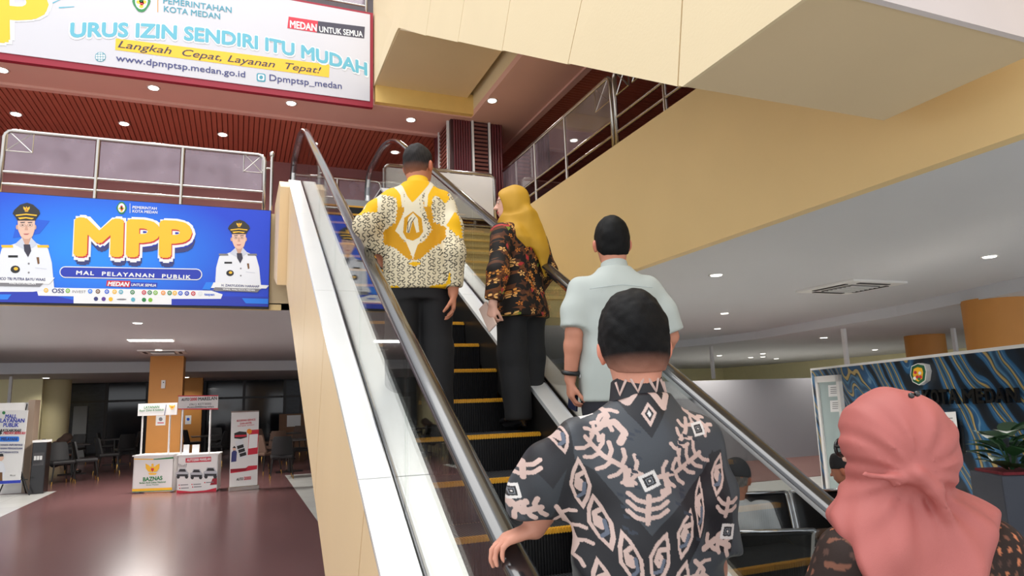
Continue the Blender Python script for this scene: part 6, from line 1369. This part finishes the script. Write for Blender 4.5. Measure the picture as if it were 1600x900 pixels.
G, dz = seated('person', 1150, 800, 4.25, -1.0, 'seated elderly man in a grey shirt and dark cap looking at a phone', None, None, None, ztop=1.07)
G.body((176, 118, 92), .009, hands=[('lw', (.4, .9, .1), (0, 0, 1), -1, dict(curl=(.5, .7, .5))), ('rw', (-.4, .9, .1), (0, 0, 1), 1, dict(curl=(.5, .7, .5)))])
k = G.s; d_ = dz/k
me = G.garment('shirt', [(a+d_, b, (-.0 if a > 1.3 else -.02), w*1.02, dd*1.05) for a, b, c_, w, dd in SHIRT], [[(G.J['ls'], .075), (G.J['le'], .07), (G.J['lw']*.6+G.J['le']*.4, .058)], [(G.J['rs'], .075), (G.J['re'], .07), (G.J['rw']*.6+G.J['re']*.4, .058)]], .009, .84+d_, 1.45+d_, .005, 61)
G.put('shirt', me, mat('cloth_grey', (196, 198, 200), .8, var=.03, bump=.1, bscale=500)); G.trousers_done = True
def seat_legs(P_, col):
    J = P_.J; pts = np.array([J[c_+e] for c_ in 'lr' for e in 'hka']); F = Field(pts.min(0)-.16, pts.max(0)+.16, .01)
    F.cone(J['lh'], J['rh'], .12, .12, .03)
    for c_ in 'lr': F.cone(J[c_+'h'], J[c_+'k'], .095, .08, .03); F.cone(J[c_+'k'], J[c_+'a'], .08, .065, .03)
    F.plane((0, 0, .06), (0, 0, -1)); P_.put('trousers', F.mesh('trousers', 2), mat('cloth_seat'+str(col), col, .8, var=.1, bump=.1, bscale=500))
seat_legs(G, (40, 40, 46)); G.shoes((30, 26, 24))
def cap(P_, kind, col):
    k = P_.s; F = Field(P_.hp_((0, 0, .15))-.17, P_.hp_((0, 0, .15))+.17, .006); R = P_.HR().tolist()
    F.ell(P_.hp_((0, -.012, .13)), [.092*k, .110*k, (.11 if kind == 'cap' else .13)*k], .01, R); n_ = P_.HR()@np.array([0, .0 if kind == 'cap' else .1, -1]); F.plane(P_.hp_((0, -.05, .105)), n_)
    if kind == 'peci': F.plane(P_.hp_((0, 0, .225)), -n_, .012)
    me = F.mesh('cap', 1); P_.put('cap', me, mat('cap_'+kind, col, .85, var=.15, scale=60, bump=.4, bscale=300))
G.hair((120, 114, 110), .005, seed=3); cap(G, 'cap', (62, 62, 66))
w_ = G.J['lw']; tag(build(MB().obox(G.O+G.Ri.T@((G.J['lw']+G.J['rw'])/2+np.array([.03, .12, .05])), G.Ri.T@np.array([.035, 0, 0]), G.Ri.T@np.array([0, .03, .06]), G.Ri.T@np.array([0, .004, -.002])), 'smartphone', mat('phone_blue', (150, 190, 220), .3), bevel=.003), 'pale blue smartphone held by the seated man in the cap', 'phone')
Q, dz = seated('person', 1345, 800, 4.9, .5, 'seated person in a tall black felt cap beyond the pink headscarf', None, None, None, ztop=1.03)
Q.body((182, 120, 94), .01, hands=[('lw', (.4, .9, .1), (0, 0, -1), -1), ('rw', (-.4, .9, .1), (0, 0, -1), 1)]); k = Q.s; d_ = dz/k
me = Q.garment('jacket', [(a+d_, b, (-.0 if a > 1.3 else -.02), w*1.02, dd*1.05) for a, b, c_, w, dd in SHIRT], [[(Q.J['ls'], .075), (Q.J['le'], .07), (Q.J['lw'], .05)], [(Q.J['rs'], .075), (Q.J['re'], .07), (Q.J['rw'], .05)]], .010, .84+d_, 1.45+d_, .005, 71)
Q.put('jacket', me, mat('cloth_brown', (104, 78, 62), .8, var=.1, bump=.1, bscale=500)); seat_legs(Q, (44, 42, 46)); Q.shoes((30, 26, 24)); Q.hair((30, 28, 28), .005, seed=3); cap(Q, 'peci', (24, 22, 24))
N_, dz = seated('person', 86, 730, 15.0, -1.9, 'woman in a dark brown headscarf bowed over the cafe table by the water dispenser', None, None, None, ztop=1.05)
pN = onz(84, 741, 0); N_.root.location = (pN[0], pN[1], 0); N_.O = np.array([pN[0], pN[1], 0.]); N_.root.rotation_euler = (0, 0, -1.4); N_.J['head'] = N_.J['head']+np.array([0, .12, -.05]); N_.hp = -.6
N_.body((200, 150, 128), .012, hands=[('lw', (.4, .9, .1), (0, 0, -1), -1), ('rw', (-.4, .9, .1), (0, 0, -1), 1)]); k = N_.s; d_ = dz/k
me = N_.garment('blouse', [(a+d_, b, .02, w, dd) for a, b, c_, w, dd in SHIRT], [[(N_.J['ls'], .07), (N_.J['le'], .065), (N_.J['lw'], .05)], [(N_.J['rs'], .07), (N_.J['re'], .065), (N_.J['rw'], .05)]], .012, .84+d_, 1.45+d_, .004, 81)
N_.put('blouse', me, mat('cloth_dk', (52, 46, 48), .8)); seat_legs(N_, (36, 34, 38)); N_.shoes((30, 26, 24))
F = Field(N_.hp_((0, 0, .1))-.3, N_.hp_((0, 0, .1))+.3, .012); R = N_.HR().tolist(); F.ell(N_.hp_((0, -.02, .12)), [.11, .125, .12], .02, R); F.ell(N_.hp_((0, -.06, -.03)), [.14, .12, .12], .05, R); F.ell(N_.hp_((0, .13, .08)), [.06, .08, .08], .01, R, True); N_.put('headscarf', F.mesh('headscarf', 2), mat('scarf_brown', (96, 76, 66), .8))
